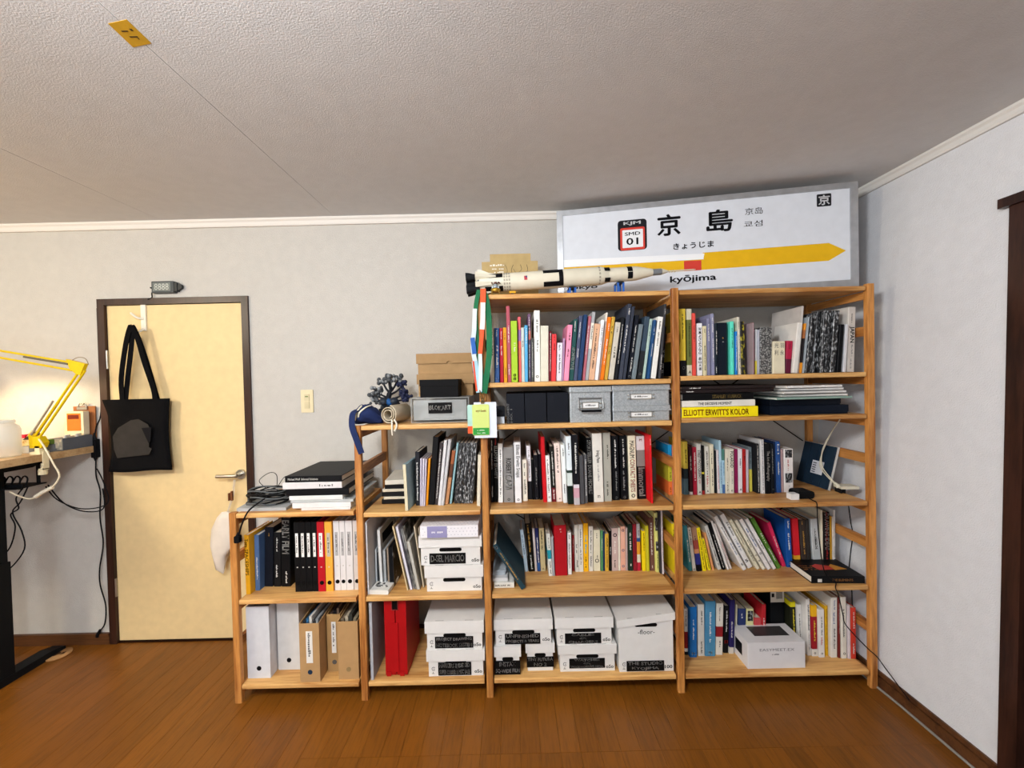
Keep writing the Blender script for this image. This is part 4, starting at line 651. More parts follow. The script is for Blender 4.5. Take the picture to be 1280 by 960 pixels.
def holder(t,cx,cz,w,h,y=0,txt='~'):
    P1('label_holder',lambda q:(q.box(cx-w/2,cx+w/2,y-.003,y,cz-h/2,cz-h/2+.005),q.box(cx-w/2,cx+w/2,y-.003,y,cz+h/2-.004,cz+h/2),q.box(cx-w/2,cx-w/2+.004,y-.003,y,cz-h/2,cz+h/2),q.box(cx+w/2-.004,cx+w/2,y-.003,y,cz-h/2,cz+h/2),[q.ball((cx+sx*(w/2+.007),y-.002,cz+sz*h*.3),.004,8) for sx in (-1,1) for sz in (-1,1)]),STEEL,t)
    c=bx('label_card',(cx-w/2+.004,cx+w/2-.004,y-.0012,y,cz-h/2+.004,cz+h/2-.004),M('e8e8e6',.6),t)
    mb=MB(); put_text(mb,txt,lambda u,v:(cx-w*.28+u*w*.56,y-.0016,cz-h*.16+v*h*.3)) if txt!='~' else put_scribble(mb,lambda u,v:(cx-w*.3+u*w*.6,y-.0016,cz-h*.1+v*h*.25),random.Random(str(cx)),9)
    obj('lettering',mb,M('3a3a3a',.6),c)
t=thing('metal_box','galvanised metal box with front pull handle on the second shelf','box',(.344,.018,1.2065)); w=.181
P1('body',lambda q:q.bbox(-w/2,w/2,0,.3,0,.136,.004,2),MET,t); P1('lid',lambda q:(q.bbox(-w/2-.003,w/2+.003,-.006,.303,.136,.156,.004,2),q.box(-w/2-.0035,w/2+.0035,-.0085,.3,.1335,.138)),MET,t)
holder(t,0,.074,.075,.03,0,'~')
P1('pull_handle',lambda q:(q.tube(smoothpath([(-.052,-.004,.104),(-.054,-.012,.075),(-.05,-.016,.056),(0,-.018,.053),(.05,-.016,.056),(.054,-.012,.075),(.052,-.004,.104)],4),.0028,6),q.box(-.055,.055,-.002,0,.1,.108)),M('8d8f90',.3,1),t)
bx('handle_grip',(-.043,.043,-.023,-.0135,.046,.056),BLACK,t)
def metal2(label,z0,z1,lid,txt):
    t=thing('metal_box',label,'box',(.571,.03,z0),(0,0,0),'flat metal boxes stacked on the second shelf'); w=.252; h=z1-z0
    P1('body',lambda q:q.bbox(-w/2,w/2,0,.3,0,h-.0215,.004,2),MET,t)
    P1('lid',lambda q:(q.bbox(-w/2-.003,w/2+.003,-.006,.303,h-.021,h,.004,2),q.box(-w/2-.0035,w/2+.0035,-.0085,.3,h-.0235,h-.018)),MET,t)
    holder(t,0,h*.5-.006,.098,.026,0,txt)
metal2('lower flat galvanised box of the two stacked against the middle post',1.2065,1.2735,1,'~')
metal2('upper flat galvanised box of the two stacked against the middle post',1.274,1.3655,1,'~')
t=thing('small_gadget','small black and white gadget behind the hanging cards, second shelf','gadget',(-.058,.06,1.2065)); P1('body',lambda q:(q.bbox(-.022,.022,0,.05,0,.075,.006,1),q.tube([(0,-.006,.045),(0,.0,.045)],.014,12)),M('23262c',.4),t); bx('base_plate',(-.02,.02,-.02,-.001,0,.03),M('c6d2dc',.5),t)
# ---------------------------------------------------------------- white archive boxes
def archive_box(label,x0,x1,z0,z1,lh,y=.03,depth=.32,lab=None,labr=None,mark='oSo',tilt=0,hole=True,hw=.1,bw=None,notch=True,face=True):
    w=x1-x0; h=z1-z0; t=thing('storage_box',label,'box',((x0+x1)/2,y,z0),(0,0,0),'white cardboard storage boxes')
    W_=M('dcdbd8',.6,0,.02); iw=w/2-.008
    P1('body',lambda q:q.bbox(-iw,iw,.006,depth-.006,0,h-lh+.012,.0015,2),W_,t)
    mb=MB(); a=math.tan(tilt)*w/2
    vs=[(-w/2,yy,zz-a) if sx<0 else (w/2,yy,zz+a) for sx in (-1,1) for yy,zz in ((0,h-lh),(depth,h-lh),(depth,h),(0,h))]
    mb.add(vs,[(0,1,2,3),(7,6,5,4),(0,3,7,4),(1,5,6,2),(3,2,6,7),(0,4,5,1)]); 
    lid=obj('lid',mb,W_,t)
    if notch:
        mb=MB()
        for cx in (-w*.25,w*.25): mb.box(cx-.019,cx+.019,.004,.0065,h-.0009+a*2*cx/w,h+.0006+a*2*cx/w)
        obj('lid_slot',mb,M('9b9a98',.7),lid)
    if hole:
        zc=h-lh-.0125+(a*.3); r=.0078
        P1('hand_hole',lambda q:q.prism([(c*(hw/2-r)+c*r*math.cos(math.radians(an)),zc+r*math.sin(math.radians(an))) for c,rg in ((1,range(-90,91,18)),(-1,range(90,-91,-18))) for an in rg],.0045,.006,1),M('0f0e0d',.9),t)
    if mark:
        mb=MB(); mw=min(.034,w*.2); put_text(mb,mark,lambda u,v:(iw-.006-mw+u*mw,.0055,.012+v*.0155),.015); obj('printed_mark',mb,M('2a2928',.6),t)
    if face:
        mb=MB(); n=10
        cx=-iw+.022; cz=.034
        mb.tube([(cx+.0075*math.cos(math.radians(40+k*28)),.0056,cz+.0075*math.sin(math.radians(40+k*28))) for k in range(11)],.0011,4); mb.box(cx-.008,cx+.004,.0052,.0058,.012,.0135); mb.box(cx-.003,cx-.001,.0052,.0058,.012,.02); mb.box(cx,cx+.004,.0052,.0058,cz-.001,cz+.001)
        obj('printed_mark',mb,M('3a3938',.6),t)
    if lab:
        lx0,lx1,lz0,lz1=labr; c=x0+w/2; lx0-=c; lx1-=c; lz0-=z0; lz1-=z0
        p=bx('name_plate',(lx0,lx1,.0042,.0055,lz0,lz1),M('121213',.6),t,); p['label']='black card with white handwriting'
        mb=MB(); n=len(lab); rr=random.Random(label)
        for k,s in enumerate(lab):
            hh=(lz1-lz0)/n; L=(lx1-lx0)*min(.92,.085*len(s)+.12) ; xa=(lx0+lx1)/2-L/2; za=lz1-(k+1)*hh+hh*.2
            put_text(mb,s,lambda u,v:(xa+u*L,.0038,za+v*hh*.62+.0012*math.sin(9*u+k)),.008)
        obj('handwriting',mb,M('e8e6e2',.6),p)
    return t
Z5=.0822; Z4=.4602
archive_box('storage box with a black card, on a matching box beside leaning folders',-.434,-.152,.579,.712,.052,lab=['D-SEL MARCIO'],labr=(-.388,-.226,.584,.632),y=.03,depth=.30)
archive_box('storage box without any card, under the handwritten one beside leaning folders',-.411,-.148,Z4,.578,.054,y=.03)
archive_box('storage box on top of another beside the red case',-.415,-.151,.203,.333,.054,y=.02,lab=['PROJECT DRAWING','NOTEBOOK SYSTEM'],labr=(-.371,-.2,.209,.261))
archive_box('lowest storage box beside the red case, bottom shelf',-.411,-.150,Z5,.2025,.05,y=.02,lab=['MARKERS INDEXED','SUPER COPPER & MISC BASE'],labr=(-.36,-.212,.086,.145))
archive_box('left storage box standing on two small boxes, bottom shelf third bay',-.108,.157,.2125,.328,.048,lab=['UNFINISHED','PROJECTS & YEARS'],labr=(-.059,.1,.2135,.261),y=.03)
archive_box('small storage box for instant film, left one, bottom shelf third bay',-.108,.012,Z5,.212,.046,y=.02,depth=.28,lab=['INSTAX','SQ-WIDE FILM'],labr=(-.107,.008,.0835,.146),mark=None,hw=.05,face=False,notch=False)
archive_box('small storage box set to the right under the left big box',.033,.164,Z5,.212,.045,y=.04,depth=.28,lab=['TINY FUTURA','NO 2'],labr=(.037,.16,.0995,.147),mark=None,hw=.05,face=False,notch=False)
t=archive_box('storage box for cables and chargers, on another in the middle',.167,.429,.2055,.329,.048,y=.03,lab=['CABLES','&','CHARGERS'],labr=(.211,.374,.209,.256))
archive_box('storage box for watches, under the cables box',.179,.441,Z5,.205,.042,y=.03,lab=['WATCHES','&','WOODWORKING MEDIA'],labr=(.228,.388,.097,.141))
b=archive_box('tallest storage box with a crooked lid beside the middle post',.443,.702,Z5,.332,.032,y=.02,tilt=.125,lab=['THE STUDIO','KYOJIMA'],labr=(.483,.651,.085,.131),mark='100',depth=.34)
mb=MB(); put_text(mb,'-floor-',lambda u,v:(-.036+u*.075,.0054,.168+v*.021),.004); obj('printed_mark',mb,M('2a2928',.6),b)
t=thing('patterned_box','white box with grey dots and a lilac label on two storage boxes','box',(-.29,.01,.7125)); 
DOT=M('e2e0e4',.5,0,.02)
P1('body',lambda q:q.bbox(-.132,.126,0,.27,0,.052,.003,2),DOT,t)
mb=MB()
for i in range(16):
    for k in range(3): 
        x=-.118+i*.0155+(.0077 if k%2 else 0)
        if -.105<x<-.015: continue
        mb.prism([(x+.0022*math.cos(a*1.0472),.012+k*.014+.0022*math.sin(a*1.0472)) for a in range(6)],-.0006,0,1)
for i in range(16):
    for k in range(14): mb.prism([(-.118+i*.0155+(.0077 if k%2 else 0)+.002*math.cos(a*1.0472),.012+k*.018+.002*math.sin(a*1.0472)) for a in range(6)],.052,.0524,2)
obj('dot_print',mb,M('b4b2bb',.6),t)
bx('label_band',(-.1,-.012,-.0009,0,.0,.05),M('8f8bb3',.5),t); mb=MB(); put_scribble(mb,lambda u,v:(-.08+u*.05,-.0013,.02+v*.012),random.Random(1),6); obj('lettering',mb,M('e6e4ea',.6),t)
# bottom right: white carton, big black box
t=thing('carton','white carton with a dark window on its lid, bottom right shelf','box',(1.155,.026,Z5)); w=.258; h=.118
P1('body',lambda q:q.bbox(-w/2,w/2,0,.135,0,h,.002,2),M('dad9db',.35,0,.02),t)
bx('lid_window',(-.07,.09,.045,.115,h-.0005,h+.0006),M('3c3b3c',.2),t)
bx('side_cutout',(-w/2-.0006,-w/2+.0005,.045,.1,.03,.085),M('16181d',.5),t)
mb=MB(); put_text(mb,'EASYMEET.EX',lambda u,v:(-.075+u*.155,-.0006,.078+v*.012)); put_scribble(mb,lambda u,v:(-.02+u*.03,-.0006,.06+v*.006),random.Random(2),6); obj('lettering',mb,M('6b6a70',.5),t)
t=plainbox('box','big black box behind the white carton, bottom right shelf','box',1.222,1.292,.172,.375,Z5,.41,M('15181b',.45),None,lid=.05)
lb=bx('barcode_label',(-.034,.031,-.001,.0,.215,.29),M('c6c0b4',.6),t); mb=MB()
for k in range(9): mb.box(-.006+k*.0033,-.0045+k*.0033,-.0015,-.001,.232,.272)
mb.box(-.029,-.016,-.0015,-.001,.24,.258); obj('barcode',mb,M('222222',.6),lb)
# ---------------------------------------------------------------- first bay: files and ring binders
def binder(label,x0,x1,col,group,y=.06,h=.318,z=.4602,lab='e8e6e2',labtxt='~',depth=.28):
    w=x1-x0; t=thing('ring_binder',label,'binder',((x0+x1)/2,y,z),(0,0,0),group); m=M(col,.5,0,.03)
    P1('cover',lambda q:(q.box(-w/2,w/2,0,.004,0,h),q.box(-w/2,-w/2+.003,.004,depth,0,h),q.box(w/2-.003,w/2,.004,depth,0,h)),m,t)
    bx('paper_block',(-w/2+.0035,w/2-.0035,.02,depth-.01,.004,h-.02),PAGEW,t)
    p=bx('spine_label',(-w*.24,w*.26,-.0008,0,h*.5,h*.84),M(lab,.6,0,0),t)
    mb=MB(); put_scribble(mb,lambda u,v:((v-.45)*w*.24,-.0013,h*.8-u*h*.24),random.Random(label),9); obj('lettering',mb,M('4a4947',.6),p)
    bx('rivet',(-.003,.003,-.0012,0,h*.345,h*.36),M('c9c5bc',.4),t)
    if z<.7: P1('finger_hole',lambda q:q.tube([(0,-.0008,.04),(0,.0005,.04)],min(.0095,w*.36),14),M('0c0c0d',.6),t)
    return t
bs=[(-1.006,-.981,'161618','leftmost black binder with a white spine label, first bay'),(-.980,-.955,'161618','second black binder from the left, first bay'),(-.953,-.928,'161618','third black binder from the left, first bay'),(-.926,-.902,'161618','black binder beside the red binder, first bay')]
for a in bs: binder(a[3],a[0],a[1],a[2],'ring binders in the first bay')
binder('red binder between black and orange binders, first bay',-.900,-.868,'b0121f','ring binders in the first bay',.058)
binder('orange yellow binder beside the red binder, first bay',-.865,-.833,'eba63c','ring binders in the first bay',.058,lab='b9b3a6')
for i,(a,b,l) in enumerate(((-.829,-.803,'white binder beside the orange yellow binder, first bay'),(-.801,-.777,'second white binder from the orange one, first bay'),(-.775,-.744,'third white binder from the orange one, first bay'),(-.741,-.713,'white binder against the second post, first bay'))):
    binder(l,a,b,'dcd9d8' if i<3 else 'cfc6c0','ring binders in the first bay',.066,h=.318,lab='a9a7a6')
def mfile(label,x0,x1,y,h,col,m=None,hole='17181c',lab=None,depth=.27,papers=False):
    w=x1-x0; t=thing('magazine_file',label,'file',((x0+x1)/2,y,Z5),(0,0,0),'magazine files on the bottom shelf'); W_=M(col,.65,0,.04)
    lo=h*.55 if papers else h
    P1('body',lambda q:(q.box(-w/2,w/2,0,.003,0,h),[q.prism([(0.003,0),(depth,0),(depth,h+.03 if papers else h),(.003,h)],xx,xx+.003,0) for xx in (-w/2,w/2-.003)],q.box(-w/2+.003,w/2-.003,.003,depth,0,.003),q.box(-w/2+.003,w/2-.003,depth-.003,depth,.003,h)),W_,t)
    P1('finger_hole',lambda q:q.tube([(0,-.0008,.045),(0,.0004,.045)],.0105,18),M(hole,.5),t)
    if lab:
        p=bx('spine_label',(-w*.16,w*.16,-.001,0,h*.33,h*.87),M('e2e0da',.6,0,0),t); mb=MB(); put_scribble(mb,lambda u,v:((v-.5)*w*.14,-.0016,h*.84-u*h*.4),random.Random(label),11); obj('lettering',mb,M('55534e',.6),p)
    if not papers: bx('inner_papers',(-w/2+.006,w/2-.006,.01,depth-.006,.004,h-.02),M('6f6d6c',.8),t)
    return t
mfile('white magazine file leftmost on the bottom shelf of first bay',-1.222,-1.119,.04,.326,'cfd1d6')
mfile('white magazine file standing back, behind the front tan file',-1.113,-1.012,.09,.325,'cdccca')
t=mfile('front tan magazine file with a white label, papers poking out',-.968,-.880,.008,.262,'b08c5f',lab=1,papers=True,hole='20344a')
t2=mfile('tan magazine file set back between two other tan files',-.874,-.812,.07,.265,'a98657',lab=1,papers=True,hole='5a5753')
t3=mfile('tan magazine file against the second post, without a label',-.803,-.713,.02,.260,'b08c5f',papers=True,hole='8f7850')
for q,(w,cs) in ((t,(.088,['2a3136','2c5a7d','c9c7c1','3b3b3d','8a8f93'])),(t2,(.062,['4d3f38','2b2729','6e5a4b'])),(t3,(.09,['6b5f4e','a59a86','3a3a34','857a63']))):
    n=len(cs)
    for i,c in enumerate(cs): a=-w/2+.008+i*(w-.016)/n; bx('paper_sheaf',(a,a+(w-.02)/n*.8,.02,.25,.005,.262+.02*((i*37)%3)/2),M(c,.6),q)
# on top of the first bay
g='books stacked on top of the first bay'
zt=.8422
SC_=[(-.947,-.730,.0,.0110,'e0d5d2','thin white book at the very bottom of the stack beside cables',None,'w'),(-.985,-.728,.0113,.0345,'dedcda','thick white book second from the bottom of the stack beside cables',None,'w'),
(-.993,-.716,.0348,.0465,'b5b9b8','pale grey book third up in the stack beside cables',None,'w'),(-1.0,-.762,.0468,.0665,'d8dad8','white book under the thick black one in the stack beside cables',None,'w'),
(-1.012,-.734,.0668,.0965,'17171a','plain thick black book in the middle of the stack beside cables',None,'w'),(-1.025,-.765,.0968,.1265,'d5d2d2','white book under the top black book, stack beside cables','~','k'),
(-1.016,-.763,.1268,.1545,'1b1b1e','black book with white title topping the stack beside cables','Michael Wolf  Informal Solutions','w')]
for i,(a,b,z0,z1,c,l,tx,tc) in enumerate(SC_): lying(l,a,b,.02,.345,zt+z0,zt+z1,c,tx,g,rotz=math.radians((0,1,0,-1,0,1,-1)[i]),tc=tc,tpos=(.05,.58) if tc=='w' else (.62,.85),th=.35)
# grey pouch and black cable coil
t=thing('cable_coil','tangled coil of black cables on a grey sheet, first bay top','cable',(-1.14,.12,.8575))
rr=random.Random(5)
for k in range(13):
    a0=rr.uniform(0,6.28); ra=.085+rr.uniform(-.02,.012); rb=.07+rr.uniform(-.02,.02); zz=.006+.0042*k
    P=[(ra*math.cos(a0+j*.449)+.004*rr.uniform(-1,1)+.01*(k%3-1),rb*math.sin(a0+j*.449)+.01*(k%2),zz+.006*math.sin(j*1.3+k)+.0035*math.sin(2*a0)) for j in range(15)]
    P1('cable_loop',lambda q:q.tube(smoothpath(P,3),.0034,6),M('17181a' if k%4 else '5c6062',.45),t)
P1('cable_loop',lambda q:q.tube(smoothpath([(-.05,.05,.05),(-.09,.06,.085),(-.045,.07,.12),(-.005,.06,.11),(.0,.05,.05)],6),.0016,6),BLACK,t)
P1('cable_loop',lambda q:q.tube(smoothpath([(.0,.05,.05),(.03,.07,.1),(.07,.06,.085),(.1,.05,.05)],6),.0016,6),BLACK,t)
P1('cable_end',lambda q:q.tube(smoothpath([(.03,-.06,.045),(.005,-.11,.024),(-.02,-.135,-.002),(-.045,-.141,-.055),(-.06,-.142,-.105)],6),.0036,8),BLACK,t)
P1('plug',lambda q:(q.bbox(-.075,-.053,-.152,-.132,-.133,-.103,.004,1),q.tube([(-.064,-.142,-.104),(-.061,-.142,-.09)],[.008,.005],8)),BLACK,t)
t=tag(P1('grey_sheet',lambda q:q.prism([(-1.24,.03),(-1.02,.03),(-1.03,.27),(-1.22,.26),(-1.255,.15)],.8425,.8560,2),M('a7a9aa',.5),None),'flat grey plastic sleeve under the black cables','sleeve')
# bag of cloth hanging from the door handle
t=thing('cloth_bag','white cloth bag hanging from the door handle by a string','bag',(-1.555,.40,.715))
def cloth(q):
    n=12; prof=[(.006,.012),(.02,.010),(.045,-.02),(.066,-.08),(.072,-.15),(.066,-.20),(.05,-.235),(.015,-.25)]
    vs=[];N=28
    for j,(r,z) in enumerate(prof):
        for k in range(N):
            a=2*math.pi*k/N; w=1+.07*math.sin(5*a+z*30)+.04*math.sin(9*a-z*50)
            low=.10*max(0,(-z-.12))/.2
            vs.append((r*1.05*w*math.cos(a)-(-z)*.03,r*.42*w*math.sin(a),z+low*math.cos(a)*1.15))
    q.add(vs,[(j*N+k,j*N+(k+1)%N,(j+1)*N+(k+1)%N,(j+1)*N+k) for j in range(len(prof)-1) for k in range(N)],0,True); q.add(vs[:N],[list(range(N))[::-1]]); q.add(vs[-N:],[list(range(N))])
P1('bag_body',cloth,M('ddd3c6',.85,0,.03,.3,60),t)
P1('string',lambda q:(q.tube([(.01,.0,.012),(.043,-.004,.1),(.055,-.006,.185)],.002,6),q.tube([(.015,.0,.012),(.05,-.004,.1),(.062,-.006,.185)],.002,6)),M('d8cdbb',.8),t)
P1('toggle',lambda q:(q.box(.028,.034,-.018,-.006,.075,.115),q.box(.042,.05,-.018,-.006,.075,.125)),M('7a4a2c',.5),t)
# ---------------------------------------------------------------- second bay
g='books lying on the middle shelf of the second bay'
Zm=.8335
def nb(label,z0,z1,c,e,x0=-.622,x1=-.50,rz=0): return lying(label,x0,x1,.12,.34,Zm+z0,Zm+z1,c,None,g,rotz=rz)
nb('lowest dark bound notebook lying left of the blue grey folder',.0,.021,'1c1c1d',1)
nb('cream notebook on the lowest dark notebook, second bay',.0213,.034,'cfc6b2',1,-.612,-.498,.04)
nb('second dark notebook up in the small pile, second bay',.0343,.056,'1f1f20',1,-.622,-.50,-.03)
nb('cream notebook third up in the small pile, second bay',.0563,.070,'cbc1ad',1,-.616,-.50,.05)
nb('black notebook near the top of the small pile, second bay',.0703,.090,'18181a',1,-.606,-.496,.0)
nb('cream white notebook topping the small pile, second bay',.0903,.112,'d6cfc0',1,-.603,-.494,.08)
# tall blue grey folder at the front edge
t=thing('folder','blue grey card folder standing at the front edge, second bay','folder',(-.484,.012,Zm+.0005),(0,-.03,math.radians(-3)))
P1('cover',lambda q:(q.box(0,.004,.003,.24,0,.205),q.box(.009,.013,.003,.24,0,.205)),M('9fbfcb',.6,0,.08),t)
bx('spine',(0,.013,0,.003,0,.205),M('cfc6a8',.6),t); bx('sheets',(.0045,.0085,.004,.23,.002,.2),PAGE,t)
# leaning folders and papers on the fourth level
def leaf(label,xb,xt,th,h,depth,y,col,edge=None,name='folder',cat='folder',mat=None,extra=None):
    a=math.atan2(xt-xb,h); t=thing(name,label,cat,(xb,y,Z4+abs(math.sin(a))*th/2+.0005),(0,a,0),'folders leaning in the second bay')
    c=min(.002,th*.25)
    m=mat or M(col,.6,0,.05)
    P1('cover',lambda q:(q.box(-th/2,-th/2+c,0,depth,0,h),q.box(th/2-c,th/2,0,depth,0,h)),m,t)
    bx('sheets',(-th/2+c,th/2-c,.0015,depth-.004,.001,h-.002),M(edge or col,.7,0,.04),t)
    if extra: bx('title_patch',(th/2,th/2+.0006,extra[0],extra[1],extra[2]*h,extra[3]*h),M('1b1b1d',.6),t)
    return t
leaf('large white folder flat against the left side, second bay',-.660,-.662,.006,.325,.33,.02,'d2d1d2')
leaf('thin pale blue folder second from the left side, second bay',-.651,-.650,.007,.17,.2,.10,'aeb7bd','d5d8d9')
leaf('thin dark folder between pale blue and tall white folders',-.6425,-.6425,.006,.15,.2,.10,'33363a')
leaf('tall white folder with a black patch, second bay',-.624,-.632,.013,.262,.24,.09,'c9c8c5','dfdeda',extra=(.03,.2,.72,.9))
leaf('short grey folder beside the tall white folder',-.606,-.609,.012,.17,.2,.09,'8b9092','a7aaab')
leaf('thin tan folder beside the short grey folder',-.590,-.593,.007,.18,.22,.09,'9c8a78')
leaf('short black folder with white print, second bay',-.573,-.577,.020,.185,.2,.085,'1a1a1c',mat=mono('black_print','121214','c8c8c8',40,thr=.66))
leaf('cream board leaning left in front of the black folder',-.492,-.552,.006,.30,.31,.045,'c9b183','d8c9a5')
leaf('lavender white board leaning left beside the cream board',-.477,-.537,.011,.295,.31,.05,'b9b6c4','dcdae0')
leaf('monochrome patterned folder leaning left, second bay',-.461,-.515,.010,.285,.3,.055,'555555',mat=mono('folder_print','1a1a1b','b9b8b4',22,thr=.5))
leaf('grey newspaper bundle leaning left, second bay',-.445,-.487,.013,.225,.3,.05,'a9a69d','b7b4ab')
leaf('thin cream folder leaning left beside the storage boxes',-.426,-.462,.006,.285,.29,.07,'b6a98f','cabfa8')
leaf('beige folder rightmost of the leaning ones, second bay',-.4165,-.447,.006,.27,.28,.09,'a3937c','b8aa94')
# small white box with black marks
t=thing('small_box','small white box with black printed marks at the left front, second bay','box',(-.614,.02,Z4),(0,0,math.radians(-5)))
P1('body',lambda q:q.bbox(-.043,.043,0,.13,0,.020,.003,1),M('dcdbd5',.5),t)
mb=MB(); rr=random.Random(4)
for k in range(26):
    x=rr.uniform(-.034,.026); y=rr.uniform(.02,.11); mb.box(x,x+rr.uniform(.004,.013),y,y+rr.uniform(.003,.012),.02,.0205)
obj('printed_marks',mb,M('2c2c2b',.6),t)
# bottom of second bay
t=thing('panel','pale grey felt board leaning at the left of the red case','board',(-.651,.012,Z5)); bx('board_sheet',(-.006,.006,0,.33,0,.345),M('a9acb2',.9,0,.05),t)
t=thing('red_case','red plastic carrying case standing upright on the bottom shelf','case',(-.549,.035,Z5)); RED=M('a50c12',.4,0,.03)
P1('shell',lambda q:(q.bbox(-.049,-.002,0,.24,0,.352,.008,0,seg=2),q.bbox(.002,.049,0,.24,0,.352,.008,0,seg=2)),RED,t)
P1('rib',lambda q:(q.box(-.018,.012,-.004,.0,.02,.24)),RED,t); P1('foot',lambda q:(q.box(-.044,-.024,-.003,0,0,.02),q.box(.016,.036,-.003,0,0,.02)),RED,t)
bx('handle_slot',(-.012,.012,-.001,.002,.30,.345),M('100808',.6),t); P1('handle',lambda q:q.tube([(-.014,-.003,.30),(-.014,-.003,.345),(.014,-.003,.345),(.014,-.003,.30),(-.014,-.003,.30)],.002,6),M('8c2a2a',.5),t)
# on top of the second bay
ZT=1.2165
CLR=bpy.data.materials.new('clear_plastic'); CLR.use_nodes=True; b_=CLR.node_tree.nodes['Principled BSDF']
b_.inputs['Base Color'].default_value=lin('d3d8d8'); b_.inputs['Roughness'].default_value=.3; b_.inputs['Transmission Weight'].default_value=.25; b_.inputs['IOR'].default_value=1.3; b_.inputs['Alpha'].default_value=.34
t=thing('drawer_case','frosted clear plastic drawer case with a black card under shoeboxes','box',(-.326,.05,ZT)); w=.262
P1('case',lambda q:(q.box(-w/2,w/2,0,.3,0,.004),q.box(-w/2,w/2,0,.3,.109,.113),q.box(-w/2,-w/2+.005,0,.3,.004,.109),q.box(w/2-.005,w/2,0,.3,.004,.109),q.box(-w/2+.005,w/2-.005,.296,.3,.004,.109)),CLR,t)
P1('drawer',lambda q:(q.box(-w/2+.012,w/2-.012,.002,.006,.012,.102),q.box(-w/2+.012,-w/2+.015,.006,.28,.012,.08),q.box(w/2-.015,w/2-.012,.006,.28,.012,.08),q.box(-w/2+.015,w/2-.015,.006,.28,.012,.015),q.box(-.06,.06,-.006,.002,.012,.02)),CLR,t)
rr=random.Random(8); mb=MB()
for k in range(9): x=-.10+k*.023; mb.bbox(x,x+.018,.04,.2,.016,.032+rr.uniform(0,.02),.003,1,0,1)
obj('contents',mb,M('aeb0ae',.6),t)
p=bx('name_plate',(-.052,.054,-.0012,.0015,.042,.090),M('121213',.6),t); mb=MB(); put_text(mb,'BLOKART',lambda u,v:(-.047+u*.096,-.0016,.057+v*.02+.002*math.sin(u*9)),.013); obj('handwriting',mb,M('dedcd8',.6),p)
KRAFT=M('a08058',.75,0,.05)
def shoebox(label,z0,z1,notch,x0=-.460,x1=-.183):
    w=x1-x0; h=z1-z0; t=thing('shoebox',label,'box',((x0+x1)/2,.19,z0),(0,0,0),'brown shoeboxes on the second bay')
    P1('body',lambda q:q.bbox(-w/2+.006,w/2-.006,.008,.182,0,h-.03,.0015,2),KRAFT,t)
    def l(q):
        q.box(-w/2,w/2,0,.19,h-.002,h); q.box(-w/2,w/2,.188,.19,h-.048,h-.002); q.box(-w/2,-w/2+.002,.002,.188,h-.048,h-.002); q.box(w/2-.002,w/2,.002,.188,h-.048,h-.002)
        if notch:
            q.prism([(-w/2,h-.048),(.02-.012,h-.048)]+[(.02-.012*math.cos(math.radians(a)),h-.048+.012*math.sin(math.radians(a))) for a in range(20,180,20)]+[(.02+.012,h-.048),(w/2,h-.048),(w/2,h-.002),(-w/2,h-.002)],0,.002,1)
        else: q.box(-w/2,w/2,0,.002,h-.048,h-.002)
    P1('lid',l,KRAFT,t)
shoebox('lower brown shoebox resting on the clear drawer case',ZT+.1132,1.4365,False); shoebox('upper brown shoebox with a finger notch in its lid',1.437,1.536,True)
plainbox('box','small black lidded box on the clear drawer case','box',-.419,-.242,.065,.183,ZT+.1135,1.4105,M('0e0e10',.6),lid=.03)
t=thing('tool_roll','rolled cream canvas tool roll beside the clear drawer case','roll',(-.553,.03,ZT)); CAN=M('c9bda6',.85,0,.05,.3,200)
def roll(q):
    N=96; ax=Vector((.3,.95,0)).normalized(); sd=Vector((ax.y,-ax.x,0)); L=.13; vs=[]; fs=[]; rim=[]
    for k in range(N+1):
        a=2*math.pi*k/N*2.4; r=.016+.0255*k/N
        for th in (-.0014,.0014):
            for l in (0,L): 
                p=sd*((r+th)*math.cos(a-1.2))+Vector((0,0,1))*((r+th)*math.sin(a-1.2)); v=p+ax*l; vs.append((v.x,v.y,v.z+.043))
    for k in range(N):
        i=k*4; fs+=[(i,i+4,i+5,i+1),(i+2,i+3,i+7,i+6),(i+1,i+5,i+7,i+3)]; rim.append((i,i+2,i+6,i+4))
    fs+=[(0,1,3,2),(N*4,N*4+2,N*4+3,N*4+1)]
    q.add(vs,fs,0,True); q.add(vs,rim,0,False)
P1('canvas',roll,CAN,t)
P1('tie_string',lambda q:(q.tube(smoothpath([(.02,-.012,.018),(.026,-.035,.0),(.026,-.036,-.03),(.027,-.036,-.045)],4),.004,6),q.tube(smoothpath([(.03,-.01,.02),(.046,-.034,.004),(.044,-.036,-.015),(.036,-.036,-.026)],4),.004,6)),M('d9d2c2',.85),t)
t=thing('cloth_pouch','navy cloth pouch with a long strap draped over the second post','pouch',(-.652,.085,ZT)); NAVY=M('1d2a52',.85,0,.06,.3,250)
def pouch(q):
    N=30; K=12; vs=[]
    for j in range(K+1):
        f=j/K; x=-.075+.130*f; rz=.046*(math.sin(math.pi*min(max(f*.84+.12,0),1)))**.6; ry=rz*1.25
        for k in range(N):
            a=2*math.pi*k/N; w=1+.07*math.sin(3*a+9*f)+.05*math.sin(7*a-14*f)+.03*math.sin(11*a+25*f)
            vs.append((x+.004*math.sin(3*a),ry*w*math.cos(a),max(.0008,rz*.92+rz*w*math.sin(a)*.95)))
    q.add(vs,[(j*N+k,j*N+(k+1)%N,(j+1)*N+(k+1)%N,(j+1)*N+k) for j in range(K) for k in range(N)],0,True); q.add(vs[:N],[list(range(N))[::-1]]); q.add(vs[-N:],[list(range(N))])
P1('pouch_body',pouch,NAVY,t)
